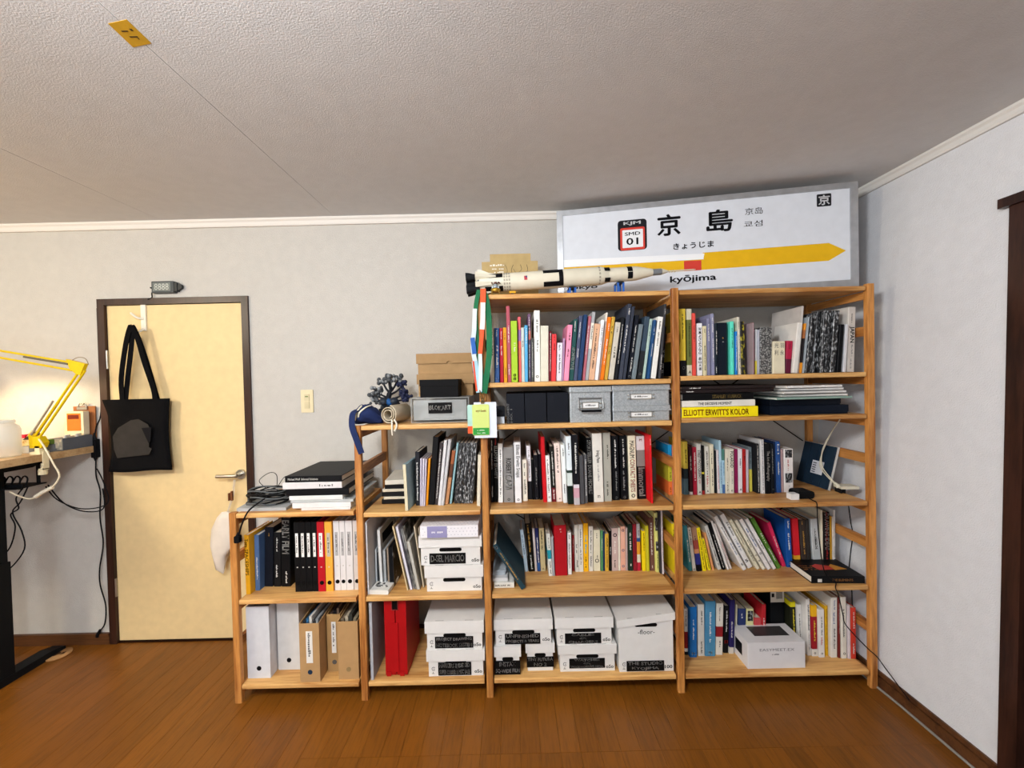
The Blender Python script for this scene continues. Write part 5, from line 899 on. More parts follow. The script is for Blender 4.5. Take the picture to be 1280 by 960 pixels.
def strap(q,P,w,th=.0016,sx=Vector((1,0,0))):
    P=smoothpath(P,4); vs=[]
    for i,p in enumerate(P):
        tdir=(P[min(i+1,len(P)-1)]-P[max(i-1,0)]).normalized(); s=(sx-tdir*sx.dot(tdir)).normalized(); n=tdir.cross(s)
        for a,b in ((-1,-1),(1,-1),(1,1),(-1,1)): vs.append(p+s*(w/2*a)+n*(th*b))
    L=len(P); q.add(vs,[(i*4+k,i*4+(k+1)%4,i*4+4+(k+1)%4,i*4+4+k) for i in range(L-1) for k in range(4)]+[(3,2,1,0),(L*4-4,L*4-3,L*4-2,L*4-1)])
P1('strap',lambda q:strap(q,[(-.045,-.03,.066),(-.05,-.075,.052),(-.046,-.0975,.0),(-.028,-.0985,-.06),(-.008,-.0985,-.12)],.026),NAVY,t)
P1('webbing',lambda q:(strap(q,[(-.05,-.052,.02),(-.04,-.05,.06),(-.03,-.02,.0835)],.007),strap(q,[(-.035,-.052,.02),(-.03,-.055,.052),(-.005,-.045,.076),(.01,-.02,.084)],.007)),M('cfc8b4',.8),t)
# brick-built tree ornament
t=thing('tree_ornament','dark grey bonsai shaped ornament behind the navy pouch','ornament',(-.602,.24,ZT))
rr=random.Random(21)
P1('pedestal',lambda q:q.bbox(-.05,.05,-.045,.045,0,.058,.01,2),M('1c1f26',.5),t)
def rock(q):
    for k in range(12): q.ball((rr.uniform(-.042,.040),rr.uniform(-.04,.02),.058+rr.uniform(0,.034)),rr.uniform(.016,.028),7,0 if k%3 else 1,(1,1,.8))
P1('rock_base',rock,[M('2b3039',.4),M('1f4f86',.4)],t)
tips=[]
def trunk(q):
    q.tube(smoothpath([(0,0,.07),(-.012,0,.10),(-.006,.0,.13),(.004,0,.165)],4),[.018]*5+[.013]*4+[.007]*4,8)
    for a,l,z in ((-.95,.085,.105),(-.5,.085,.13),(-.2,.075,.14),(.1,.065,.15),(.4,.08,.14),(.8,.08,.125),(1.1,.088,.10),(1.35,.095,.088),(-1.25,.095,.10),(-1.5,.085,.088)):
        y=rr.uniform(-.03,.03); tip=(l*math.sin(a),y,z+l*math.cos(a)*.85+.0); tips.append(tip)
        q.tube(smoothpath([(0,0,z),(l*.5*math.sin(a),y*.5,z+l*.3*math.cos(a)),tip],3),[.007,.006,.006,.005,.005,.004,.004],6)
P1('trunk',trunk,M('24252b',.5),t)
def fol(q):
    for i,(x,y,z) in enumerate(tips):
        for k in range(17): q.ball((x*.88+rr.uniform(-.022,.022),y+rr.uniform(-.018,.018),z+rr.uniform(-.014,.018)),rr.uniform(.006,.0115),6,(0 if k%3 else 1) if x<.03 or i<5 else 2,(1,1,1))
tag(P1('foliage',fol,[M('4a4d50',.5),M('8a8e90',.5),M('252a45',.5)],t),kind='stuff')
# ---------------------------------------------------------------- lanyards on the third post
def ribbon(name,P,w,m,t,sx=(1,0,0)): return P1(name,lambda q:strap(q,P,w,.0006,Vector(sx)),m,t)
t=thing('lanyard','green lanyard with a lime card hanging on the third post','lanyard',(-.128,-.008,1.786))
GRN=M('1c6a43',.7,0,.05)
ribbon('strap',[(-.0,.015,.0035),(-.004,-.004,.0035),(-.006,-.0095,-.001),(-.022,-.005,-.08),(-.018,-.006,-.22),(-.003,-.007,-.36),(-.004,-.009,-.44)],0.0188,GRN,t)
ribbon('strap',[(.004,.015,.0037),(.008,-.004,.0037),(.014,-.0095,-.002),(.026,-.008,-.04),(.034,-.006,-.12),(.033,-.007,-.26),(.02,-.008,-.36),(.006,-.009,-.44)],0.0247,GRN,t)
P1('clip',lambda q:(q.tube(smoothpath([(-.006,-.010,-.435),(-.01,-.011,-.455),(0,-.012,-.47),(.008,-.011,-.455),(.004,-.010,-.435)],4),.0022,6),q.box(-.008,.006,-.0215,-.018,-.484,-.472),q.box(-.008,.006,-.0215,-.010,-.476,-.466)),M('6e5a3c',.35,.9),t)
c=P1('card',lambda q:q.bbox(-.046,.027,-.0200,-.0190,-.62,-.487,.006,1),M('c4d279',.5,0,.02),t); c['label']='lime green card with a green foot'
bx('card_band',(-.044,.025,-.0207,-.0201,-.618,-.588),M('2f8f3a',.5,0,.02),c)
mb=MB(); put_text(mb,'try! Swift',lambda u,v:(-.031+u*.045,-.0206,-.522+v*.012),.012); obj('lettering',mb,M('b5622e',.6),c)
mb=MB(); put_scribble(mb,lambda u,v:(-.026+u*.036,-.0212,-.6+v*.004),random.Random(2),8); put_scribble(mb,lambda u,v:(-.026+u*.036,-.0212,-.612+v*.004),random.Random(3),8); obj('lettering',mb,M('dfe8d0',.6),c)
t=thing('lanyard','white and orange lanyard with a white card on the third post','lanyard',(-.122,-.0135,1.786))
OR=M('e8562c',.6,0,.03); WB=M('e3ddd6',.6,0,.02); LB=M('9fc8d6',.6); BL=M('2a5ca8',.6)
ribbon('strap',[(.006,.015,.009),(.007,-.004,.009),(.008,-.014,.001),(.006,-.012,-.05)],0.0232,OR,t); ribbon('strap',[(.006,-.012,-.05),(.003,-.011,-.12),(-.001,-.0115,-.165)],0.0203,WB,t); ribbon('strap',[(-.001,-.0115,-.165),(-.004,-.012,-.2),(-.012,-.013,-.27)],0.0174,OR,t)
ribbon('strap',[(-.034,-.011,-.16),(-.042,-.012,-.24),(-.035,-.012,-.3)],0.0188,M('c7d6de',.6),t); ribbon('strap',[(-.043,-.0135,-.2),(-.036,-.0135,-.27)],0.0188,BL,t); ribbon('strap',[(-.036,-.012,-.3),(-.028,-.012,-.37),(-.02,-.012,-.435)],0.0247,LB,t); ribbon('strap',[(-.012,-.013,-.27),(-.012,-.013,-.35),(-.016,-.0125,-.43)],0.0159,M('cfe0e4',.6),t); ribbon('strap',[(-.030,-.0055,-.075),(-.032,-.008,-.11),(-.034,-.011,-.16)],0.0174,M('d8e3e6',.6),t); ribbon('strap',[(-.042,-.0138,-.30),(-.036,-.0138,-.37),(-.03,-.0138,-.43)],0.0072,M('d8502c',.6),t)
P1('clip',lambda q:q.tube([(-.018,-.0125,-.425),(-.012,-.0112,-.45),(.0,-.0105,-.482)],.003,6),M('8a6a40',.35,.9),t)
c=P1('card',lambda q:q.box(-.045,.052,-.0108,-.0102,-.632,-.478),M('d3dae6',.5,0,.02),t,); c['label']='plain white card'
c=P1('card',lambda q:q.bbox(-.073,-.004,-.0118,-.0112,-.612,-.488,.006,1),M('a9cfc4',.5,0,.05),t); c['label']='pale teal card with an orange corner'; bx('card_corner',(-.073,-.047,-.0123,-.0119,-.612,-.58),M('e05a2e',.5),c)
# ---------------------------------------------------------------- on top of the tall bays
# station sign, standing askew
O=Vector((.2491,.3300,1.7755)); u=Vector((.98215,-.18810,0)); W_,H_=1.358,.4850
t=thing('station_sign','large white station name sign with a yellow arrow on the shelf top','sign',O,(0,0,math.atan2(u.y,u.x)))
FR=M('b9bcc0',.38,.75,.08)
fw_=.031
bx('back_box',(.002,W_-.002,.010,.036,.002,H_-.002),M('8d9196',.5,.4),t)
for n_,b in (('frame_rail',(0,W_,0,.036,H_-.026,H_)),('frame_rail',(0,W_,0,.036,0,.045)),('frame_rail',(0,fw_-.001,0,.036,.045,H_-.026)),('frame_rail',(W_-fw_,W_,0,.036,.045,H_-.026))): bx(n_,b,FR,t)
PANEL=M('d9dee6',.28,0,.02); pan=bx('panel',(fw_-.001,W_-fw_,.006,.010,.045,H_-.026),PANEL,t)
INK=M('25262b',.5,0,0); YEL=M('e3b317',.5,0,.03); RD=M('cf4034',.5,0,.03)
def flat(name,pts,y,m): return P1(name,lambda q:q.prism(pts,y-.0008,y,1),m,pan)
def rrect(x0,x1,z0,z1,r,n=4): return [(cx+r*math.cos(math.radians(a0+90*k/n)),cz+r*math.sin(math.radians(a0+90*k/n))) for cx,cz,a0 in ((x1-r,z1-r,0),(x0+r,z1-r,90),(x0+r,z0+r,180),(x1-r,z0+r,270)) for k in range(n+1)]
flat('arrow_print',[(fw_,.134),(1.24,.138),(1.31,.179),(1.241,.219),(.700,.218),(.705,.186),(fw_,.196)],.006,YEL)
flat('painted_reflection',[(fw_,.197),(.703,.187),(.708,.214),(fw_,.234)],.0059,M('eef1f4',.3,0,0))  # white strip paints a light reflection lying across the yellow band
flat('red_square',[(.614,.135),(.693,.135),(.693,.182),(.614,.184)],.0050,RD)
flat('badge_print',rrect(.304,.443,.257,.408,.016),.006,INK); flat('badge_print',rrect(.3155,.4335,.2585,.3695,.008),.005,RD); flat('badge_print',rrect(.3255,.4245,.27,.3585,.003),.004,M('e6e8ec',.5,0,0))
def sgt(s,x0,x1,z0,z1,b=.012,y=.0048,m=INK,n='lettering'):
    mb=MB(); put_text(mb,s,lambda a,v:(x0+a*(x1-x0),y,z0+v*(z1-z0)),b); return obj(n,mb,m,pan)
sgt('KJM',.332,.415,.380,.400,.014,.0049,M('e6e8ec',.5,0,0)); sgt('SMD',.337,.412,.330,.347,.013,.0028); sgt('01',.344,.402,.283,.318,.012,.0028)
sgt('京',.492,.602,.313,.419,.011); sgt('島',.718,.837,.312,.419,.010); sgt('京岛',.890,.967,.380,.412,.004); sgt('쿄섬',.884,.965,.323,.351,.004)
sgt('きょうじま',.565,.751,.242,.273,.012); sgt('kyōjima',.548,.760,.074,.116,.012); sgt('tokyo',.045,.2,.074,.1,.012)
flat('badge_print',rrect(1.194,1.253,.388,.445,.005),.006,INK); sgt('京',1.2,1.247,.394,.44,.010,.0046,M('e6e8ec',.5,0,0))
# rocket model on stands
t=thing('rocket_model','white and black brick-built rocket model lying on blue stands','model',(-.13,.062,1.8345),(0,-math.atan(.045),0))
RW=M('d9d3bf',.4,0,.03); RK=M('15161a',.4); RG=M('7d8388',.4,.3)
AX=Matrix.Rotation(math.pi/2,4,'Y')
R1=.0405
def seg(name,prof,m,n=28): return P1(name,lambda q:q.lathe(prof,n,0,AX),m,t)
def arc(q,x0,x1,r,a0,a1,th=.0012,n=8):
    vs=[];
    for x in (x0,x1):
        for rr_ in (r,r+th):
            for k in range(n+1):
                a=math.radians(a0+(a1-a0)*k/n); vs.append((x,-rr_*math.cos(a),rr_*math.sin(a)))
    m=n+1; 
    for k in range(n): q.add([],[]); q.f+= [[len(q.v)+i for i in f] for f in ((m+k,m+k+1,3*m+k+1,3*m+k),(k,2*m+k,2*m+k+1,k+1),(k,k+1,m+k+1,m+k),(2*m+k,3*m+k,3*m+k+1,2*m+k+1))]; q.mi+=[0]*4; q.smooth+=[False]*4
    b0=len(q.v); q.v+=[tuple(v) for v in vs]
seg('first_stage',[(R1*.96,-.005),(R1,.0),(R1,.27)],RW); seg('second_stage',[(R1,.3675-.0975),(R1,.54),(R1*.97,.545),(.0315,.572)],RW); seg('third_stage',[(.0315,.572),(.0315,.676)],RW)
seg('stage_adapter',[(.0315,.676),(.031,.70),(.0155,.773)],RW); seg('service_module',[(.0135,.772),(.0145,.776),(.0145,.81),(.0135,.814)],RG); seg('command_module',[(.0145,.814),(.005,.842)],RW)
seg('escape_tower',[(.0035,.842),(.003,.96),(.0012,.968)],M('d6cfb6',.4),10)
P1('tower_strut',lambda q:[q.tube([(.842+k*.012,.006*s,.006),(.852+k*.012,-.006*s,-.006)],.001,5) for k in range(3) for s in (-1,1)],M('b9a35c',.4),t)
mb=MB()
for a0 in (30,-60): arc(mb,.28,.368,R1,a0,a0+34)
arc(mb,.349,.368,R1,-26,30); obj('black_panel',mb,RK,t)
mb=MB(); arc(mb,.548,.576,.036,20,58); arc(mb,.548,.576,.036,-62,-28); obj('black_panel',mb,RK,t)
mb=MB(); arc(mb,.655,.677,.0315,8,70); arc(mb,.655,.677,.0315,-50,4); obj('black_panel',mb,RK,t)
mb=MB(); arc(mb,.028,.1,R1,22,66); arc(mb,.02,.1,R1,-75,-32); obj('black_panel',mb,RK,t)
for k in range(4):
    mb=MB(); xa=.104+.011*k if k<3 else .526
    for a in range(-70,90,22): arc(mb,xa,xa+.007,R1,a,a+13,.0014,2)
    tag(obj('ribbed_ring',mb,M('a59f8e',.5),t),kind='stuff')
mb=MB(); arc(mb,.195,.2085,R1,-6,20,.0014,3); c=obj('flag_print',mb,M('b8404a',.5),t); mb=MB(); arc(mb,.202,.2085,R1,8,20,.0018,2); obj('flag_canton',mb,M('33406e',.5),c)
for a in (-12,35,90,180,-80):
    ca,sa=math.cos(math.radians(a)),math.sin(math.radians(a))
    def fair(q,ca=ca,sa=sa):
        Mx=Matrix(((1,0,0,0),(0,-ca,-sa,0),(0,sa,-ca,0),(0,0,0,1)))
        vs=[Mx@Vector(v) for v in ((-.02,R1*.8,-.014),(-.02,R1*.8,.014),(-.02,R1*1.38,.011),(-.02,R1*1.38,-.011),(.09,R1*.95,-.005),(.09,R1*.95,.005))]
        q.add(vs,[(0,1,2,3),(0,4,5,1),(1,5,2),(0,3,4),(3,2,5,4)])
    f_=P1('fairing',fair,RW,t)
mb=MB(); put_text(mb,'USA',lambda a,v:(.05+a*.04,-R1*1.18-.002*0,-.016+v*.011),.03); obj('lettering',mb,M('b23a3a',.5),t)
for cy,cz in ((0,0),(-.027,.027),(-.027,-.027),(.027,.027),(.027,-.027)):
    P1('engine_bell',lambda q:q.lathe([(.021,-.062),(.0185,-.045),(.014,-.03),(.011,-.012),(.011,-.004)],16,0,Matrix.Translation((0,cy,cz))@AX),M('26282b',.4),t)
P1('thrust_plate',lambda q:q.lathe([(R1*.95,-.012),(R1*.98,-.004)],24,0,AX),M('6c7074',.5),t)
P1('fin',lambda q:(q.prism([(-.012,.04),(.055,.040),(.0,.066),(-.012,.066)],-.002,.002,1)),M('d8d4c8',.4),t)
def stand(label,x,zt,blue=True,y=.062):
    s=thing('model_stand',label,'stand',(x,y,1.7755),(0,0,0),'stands under the rocket model'); zz=zt-1.7755
    P1('leg',lambda q:q.box(-.016,-.008,-.03,-.022,0,zz-.004),M('2f62b4',.4),s); P1('leg',lambda q:q.box(.008,.016,-.03,-.022,0,zz-.004),M('2f62b4',.4),s)
    P1('leg',lambda q:q.box(-.016,-.008,.022,.03,0,zz-.004),M('2f62b4',.4),s); P1('leg',lambda q:q.box(.008,.016,.022,.03,0,zz-.004),M('2f62b4',.4),s)
    P1('cradle',lambda q:q.box(-.014,.014,-.03,.03,zz-.006,zz),M('2b2d30',.4),s)
stand('blue legged stand under the middle of the rocket model',.278,1.8085); stand('blue legged stand under the front of the rocket model',.492,1.8255)
s=thing('model_stand','small yellow and grey stand under the rear of the rocket model','stand',(.012,.062,1.7755)); P1('base',lambda q:q.box(-.006,.006,-.02,.02,0,.011),M('3b3d40',.4),s); P1('cap',lambda q:q.box(-.014,.014,-.024,.024,.011,.0195),M('e0a418',.4),s)
t=thing('lander_model','tiny gold and grey landing craft model below the rocket tail','model',(-.062,-.012+.014,1.7755))
P1('descent_stage',lambda q:q.lathe([(.018,.009),(.021,.013),(.021,.022),(.016,.025)],8),M('b9933a',.3,.7),t); P1('ascent_stage',lambda q:(q.ball((0,0,.032),.013,10),q.box(-.016,.016,-.004,.004,.026,.034)),M('9aa5aa',.4,.3),t)
for a in range(4): P1('leg',lambda q:q.tube([(.016*math.cos(a*1.571+.785),.016*math.sin(a*1.571+.785),.016),(.025*math.cos(a*1.571+.785),.025*math.sin(a*1.571+.785),.001)],.002,6),M('c7a24a',.3,.6),t)
t=thing('cardboard_piece','stepped brown cardboard piece with a pencil sketch behind the rocket','cardboard',(0,.235,1.7755))
P1('sheet',lambda q:q.prism([(-.135,0),(.141,0),(.141,.207),(.106,.207),(.106,.244),(-.094,.244),(-.094,.207),(-.135,.207)],0,.004,1),M('b79f6e',.8,0,.06),t)
def sk(q):
    for P in ([(.02,.17),(.035,.15),(.06,.165),(.055,.19)],[(.02,.19),(.01,.16),(.03,.13),(.06,.14),(.09,.16),(.085,.19)],[(-.02,.19),(-.01,.16),(-.03,.12)]): q.tube(smoothpath([(x,-.0006,z) for x,z in P],4),.0009,4)
P1('pencil_sketch',sk,M('5d5648',.7),t)
mb=MB(); [put_scribble(mb,lambda a,v:(-.095+.01*k+a*(.07-.012*k),-.0008,.185-.017*k+v*.009),random.Random(k),5) for k in range(3)]; obj('handwriting',mb,M('ece7da',.7),t)
t=tag(bx('paper_card',(.15,.243,.17,.172,1.7756,1.802),M('dfe1e4',.6)),'small white card propped behind the rocket, left of the sign','card')
# ---------------------------------------------------------------- fourth bay small things
t=thing('router','small black device with a white plug on the middle shelf, fourth bay','device',(1.305,.05,.8335))
P1('body',lambda q:q.bbox(-.03,.047,0,.06,.0,.034,.012,1),M('17191b',.35),t); bx('plug_block',(-.066,-.031,-.012,.022,0,.026),M('e6e6e6',.4),t)
P1('cable',lambda q:q.tube(smoothpath([(.01,.0,.006),(.012,-.035,.004),(.013,-.056,.0),(.013,-.060,-.03),(.016,-.0605,-.12),(.04,-.0605,-.30),(.085,-.064,-.345),(.087,-.0625,-.375),(.1,-.063,-.41),(.115,-.066,-.49),(.13,-.066,-.54),(.22,-.066,-.64),(.30,-.067,-.735),(.268,-.067,-.715),(.305,-.062,-.742),(.318,-.10,-.752),(.288,-.12,-.76)][:12]+[(.262,-.066,-.68),(.281,-.09,-.72),(.272,-.2,-.765)],5),.0022,6),BLACK,t)
t=thing('tilted_panel','dark blue ribbed panel with a white sticker leaning in the corner','panel',(1.487,.365,.8372),(0,0,0))
# plane through its lower edge and its leaning top
a_=Vector((0,0,.0)); bq=Vector((.010,-.205,0)); ex=bq.normalized(); upv=Vector((.053,0,.21)); ez=(upv-ex*upv.dot(ex)).normalized(); ey=ez.cross(ex)
MX=Matrix((ex,ey,ez)).transposed().to_4x4()
Wp,Hp=.205,.212
def rp(q):
    q.box(0,Wp,.003,.012,0,Hp,0,MX)
P1('board',rp,M('c9c9c6',.5),t)
for k in range(8): P1('rib',lambda q:q.box(.002+k*.0252,.002+k*.0252+.0235,-.0035 if k%2 else 0,.003,.001,Hp-.002,0,MX),M('1d2f40',.4),t)
st=P1('sticker',lambda q:q.box(.085,.155,-.0045,-.0035,.06,.125,0,MX),M('d9dce2',.5,0,0),t)
mb=MB()
for k in range(5): 
    b4=[MX@Vector((x,-.0049,z)) for x,z in ((.09,.066+k*.011),(.112,.066+k*.011),(.112,.071+k*.011),(.09,.071+k*.011))]; mb.add(b4,[(0,1,2,3)])
obj('sticker_print',mb,M('4a4d55',.6),st)
t=thing('cable_hub','cream plastic hub with white cables in front of the tilted blue panel','hub',(1.559,.112,.8335),(0,0,math.radians(-4)))
P1('body',lambda q:q.bbox(-.036,.045,0,.05,.02,.033,.004,1),M('d6d1bd',.5),t); P1('bracket',lambda q:(q.box(-.034,-.027,.004,.045,0,.0198),q.box(-.018,-.012,.004,.045,0,.0198),q.box(-.027,-.018,.04,.045,.0,.0198)),M('1d1d1f',.4),t)
for s in (0,1): P1('cable',lambda q:q.tube(smoothpath([(-.034,.02-.006*s,.028),(-.05-.006*s,.028,.05),(-.064-.01*s,.08,.105),(-.06,.092,.165),(-.05+.004*s,.08,.225),(-.04,.03,.31),(-.03,.01,.345)],5),.0028,6),M('cfcab6',.6),t)
P1('cable_strain',lambda q:q.tube([(-.034,.018,.027),(-.047,.025,.046)],[.011,.005],8),M('d6d1bd',.6),t)
wx=lambda z:1.602+.0625*z-.005
t=tag(P1('black_cable',lambda q:q.tube(smoothpath([(wx(z),y,z) for y,z in ((.225,.775),(.212,.712),(.199,.658),(.186,.612),(.193,.523),(.197,.423),(.188,.376),(.175,.344),(.166,.27),(.145,.217),(.15,.15))],5),.0022,6),BLACK),'thin black cable hanging down the right wall behind the shelf end','cable')
t=lying('thick black book with orange lettering lying flat at the fourth level edge',1.318,1.545,.022,.195,Z4,Z4+.032,'17181b','THE ELEMENTS',None,rotz=math.radians(-3),tc='b07a45',tpos=(.38,.78),th=.32)
P1('cover_print',lambda q:(q.prism([(-.04,.06),(.03,.065),(.03,.1),(-.02,.12),(-.05,.1)],.032,.0324,2)),M('b53a32',.5),t); P1('cover_print',lambda q:(q.prism([(.03,.06),(.09,.07),(.05,.12),(.03,.1)],.032,.0325,2)),M('c98a2e',.5),t)
bx('spine_tag',(-.088,-.07,-.0008,0,.006,.02),M('d9d6d0',.5),t)
mb=MB(); [put_scribble(mb,lambda a,v:(-.108+a*.06,.06+.018*k+v*.009,.0326),random.Random(k+9),6) for k in range(3)]; obj('cover_lettering',mb,M('9c6a3a',.6),t)
# third bay, fourth level: leaning teal book and papers
g='papers at the left end of the fourth level'
lying('thin white book lowest in the pile under the leaning teal book',-.102,-.012,.05,.24,Z4,Z4+.025,'dcd9d0','~',None,tc='k',tpos=(.05,.8),th=.25)
lying('white magazine on the thin white book, third bay',-.108,-.040,.06,.26,Z4+.0255,Z4+.041,'d4d3d2',None,None,cat='magazine',name='magazine')
t=thing('paper_pile','loose grey printed papers under the leaning teal book','paper',(-.07,.09,Z4+.0415))
for k in range(5): bx('sheet',(-.04+.002*k,.018+.001*k-.003*(k%2),0,.18,.004*k,.004*k+.0032),M(['a9b2ba','c0c7cc','b4bcc3','aab4bc','bcc4ca'][k],.7),t)
make_book(.030,.03,Z4,.022,.28,.235,-.56,'1d3a45','o:~@.18-.8;w:o@.03-.1','dark teal book leaning steeply left over white papers, third bay','books on the fourth shelf of the third bay')
# ---------------------------------------------------------------- wall things at the left
t=thing('led_display','small grey digit display above the door','display',(-1.858,YW,1.942))
P1('case',lambda q:q.bbox(-.066,.052,-.026,0,-.031,.031,.003,1),M('3a4044',.4),t); bx('digit_window',(-.06,.036,-.0268,-.026,-.022,.024),M('6d7472',.25),t)
mb=MB(); put_text(mb,'8888',lambda u,v:(-.05+u*.076,-.0272,-.016+v*.034),.0); obj('digits',mb,M('b3b8b2',.4),t)
P1('side_knob',lambda q:(q.box(.052,.068,-.024,-.004,-.024,.024),q.prism([(.068,-.02),(.09,-.006),(.09,.01),(.068,.022)],-.02,-.006,1)),M('2a2e31',.4),t)
P1('power_lead',lambda q:(q.tube(smoothpath([(-.066,-.014,-.006),(-.078,-.012,-.03),(-.08,-.010,-.052),(-.10,-.013,-.062)],4),.003,6),q.tube([(-.082,-.014,0),(-.066,-.014,-.004)],.0045,6)),BLACK,t)
t=thing('light_switch','cream double light switch on the white wall','switch',(-1.118,YW,1.309))
P1('plate',lambda q:q.bbox(-.033,.033,-.007,0,-.062,.062,.004,1),M('ddd0ac',.4,0,.02),t); P1('rocker',lambda q:q.bbox(-.013,.013,-.011,-.007,.0,.038,.002,1),M('d2c6a2',.4),t); P1('rocker',lambda q:q.bbox(-.013,.013,-.011,-.007,-.04,-.004,.002,1),M('cfc39e',.4),t); bx('indicator',(-.008,.008,-.0115,-.011,.022,.028),M('6f7f4a',.4),t)
# tote bag on the over-door hook
t=thing('door_hook','white over-door hook holding the black tote bag','hook',(-1.994,YW,1.852))
HK=M('e4dfd0',.4,0,.02)
P1('strip',lambda q:(q.box(-.013,.013,-.005,.003,-.14,.001),q.box(-.013,.013,-.005,.001,.0005,.002)),HK,t)
P1('prong',lambda q:q.tube(smoothpath([(0,-.004,-.075),(-.02,-.02,-.07),(-.045,-.03,-.045)],4),[.006]*8+[.004],8),HK,t); P1('prong',lambda q:q.tube(smoothpath([(0,-.004,-.13),(-.01,-.03,-.15),(-.02,-.045,-.135),(-.022,-.047,-.125)],4),.006,8),HK,t)
t=thing('tote_bag','black cotton tote bag with a grey print hanging on the door','bag',(-2.004,.405,.958)); CL=M('101013',.95,0,.06,.3,200)
def tote(q):
    nx,nz=16,18; vs=[]
    for s in (-1,1):
        for j in range(nz+1):
            f=j/nz; z=.385*f
            wl=-.172+.012*math.sin(f*5)*(1-f)+(-.0 if f<.8 else -.02*(f-.8)/.2+.0)+ .02*math.sin(math.pi*f)*.8; wr=.166-.012*math.sin(math.pi*f)
            if f>.62: wl+= .0
            for i in range(nx+1):
                g_=i/nx; x=wl+(wr-wl)*g_; e=math.sin(math.pi*g_)**.5
                y=s*(.004+.016*e*(1-f*.6))+.004*math.sin(9*g_+4*f)*e
                vs.append((x,y,z-.012*math.sin(math.pi*g_)*f*0-.01*(1-f)*math.sin(2*math.pi*g_)*.4))
    m=(nx+1)*(nz+1); A=lambda i,j:j*(nx+1)+i
    fs=[]
    for i in range(nx):
        for j in range(nz): fs+=[(A(i,j),A(i+1,j),A(i+1,j+1),A(i,j+1)),(m+A(i,j),m+A(i,j+1),m+A(i+1,j+1),m+A(i+1,j))]
    for j in range(nz): fs+=[(A(0,j),A(0,j+1),m+A(0,j+1),m+A(0,j)),(A(nx,j),m+A(nx,j),m+A(nx,j+1),A(nx,j+1))]
    for i in range(nx): fs+=[(A(i,0),m+A(i,0),m+A(i+1,0),A(i+1,0))]
    q.add(vs,fs,0,True)
P1('bag_body',tote,CL,t)
P1('strap',lambda q:strap(q,[(-.086,.0,.375),(-.08,-.008,.50),(-.045,-.012,.68),(-.012,-.02,.765),(-.006,-.018,.766),(-.02,-.006,.68),(-.05,.0,.52),(-.074,.004,.375)],.026,.0015),CL,t)
P1('strap',lambda q:strap(q,[(.094,-.006,.375),(.09,-.010,.44),(.05,-.012,.58),(.022,-.014,.70),(.0,-.024,.767),(.006,-.02,.766),(.03,-.008,.68),(.06,.0,.55),(.1,.004,.375)],.026,.0015),CL,t)
PR=M('312e2c',.85,0,.1)
def prn(q):
    pts=[(-.115,.12),(-.12,.19),(-.09,.235),(-.02,.275),(.02,.28),(.07,.25),(.085,.21),(.075,.20),(.07,.13),(.085,.12),(.07,.09),(-.1,.075)]
    q.prism(pts,-.0268,-.0262,1)
P1('chest_print',prn,PR,t); P1('chest_print',lambda q:q.prism([(.035,.232),(.088,.235),(.08,.16),(.07,.15)],-.0276,-.027,1),M('1a1a1e',.9),t)
# wall cable with a small black box beside the door
t=thing('wall_cable','black cable with an inline box running down beside the door frame','cable',(0,0,0)); wy=YW-.014
P1('cable',lambda q:q.tube(smoothpath([(-2.243,YW-.004,1.84),(-2.2425,YW-.005,1.55),(-2.243,YW-.005,1.28),(-2.262,wy,1.20),(-2.272,wy,1.15)],6),.003,6),BLACK,t)
P1('inline_box',lambda q:(q.bbox(-2.285,-2.258,wy-.012,wy+.012,1.03,1.13,.004,1),q.tube([(-2.274,wy,1.13),(-2.274,wy,1.165)],[.01,.004],8),q.tube([(-2.274,wy,1.03),(-2.274,wy,1.012)],[.008,.004],8)),BLACK,t)
P1('cable',lambda q:q.tube(smoothpath([(-2.272,wy,1.02),(-2.274,wy,.93),(-2.255,wy,.84),(-2.262,wy,.70),(-2.25,wy,.56),(-2.275,wy,.42),(-2.275,wy,.33),(-2.25,wy,.22),(-2.258,wy,.12),(-2.29,wy,.075),(-2.297,wy,.06)],6),.0032,6),BLACK,t)
P1('plug',lambda q:q.tube([(-2.285,wy,.085),(-2.298,wy,.058),(-2.303,wy,.045)],[.006,.010,.008],8),BLACK,t)
# ceiling note
t=tag(P1('masking_tape_note',lambda q:q.prism([(-.967,-.765),(-.912,-.775),(-.914,-.705),(-.972,-.694)],CE-.0008,CE-.0001,2),M('c79a24',.7,0,.08)),'yellow tape note stuck to the ceiling by a seam','note')
mb=MB()
for x,y,a,b in ((-.955,-.745,.016,.003),(-.95,-.728,.02,.003),(-.93,-.75,.006,.006),(-.935,-.722,.003,.003)): mb.box(x,x+a,y,y+b,CE-.0014,CE-.0009)
obj('pen_marks',mb,M('3a2c12',.7),t)
# grey cable along the right skirting
tag(P1('floor_cable',lambda q:q.tube([(1.5865,YW-.03,.0055),(1.583,.0,.0055),(1.587,-.1,.0055),(1.585,-.32,.0055),(1.586,-.9,.0055)],.005,8),M('8f8c86',.5)),'grey cable lying along the foot of the right wall','cable')
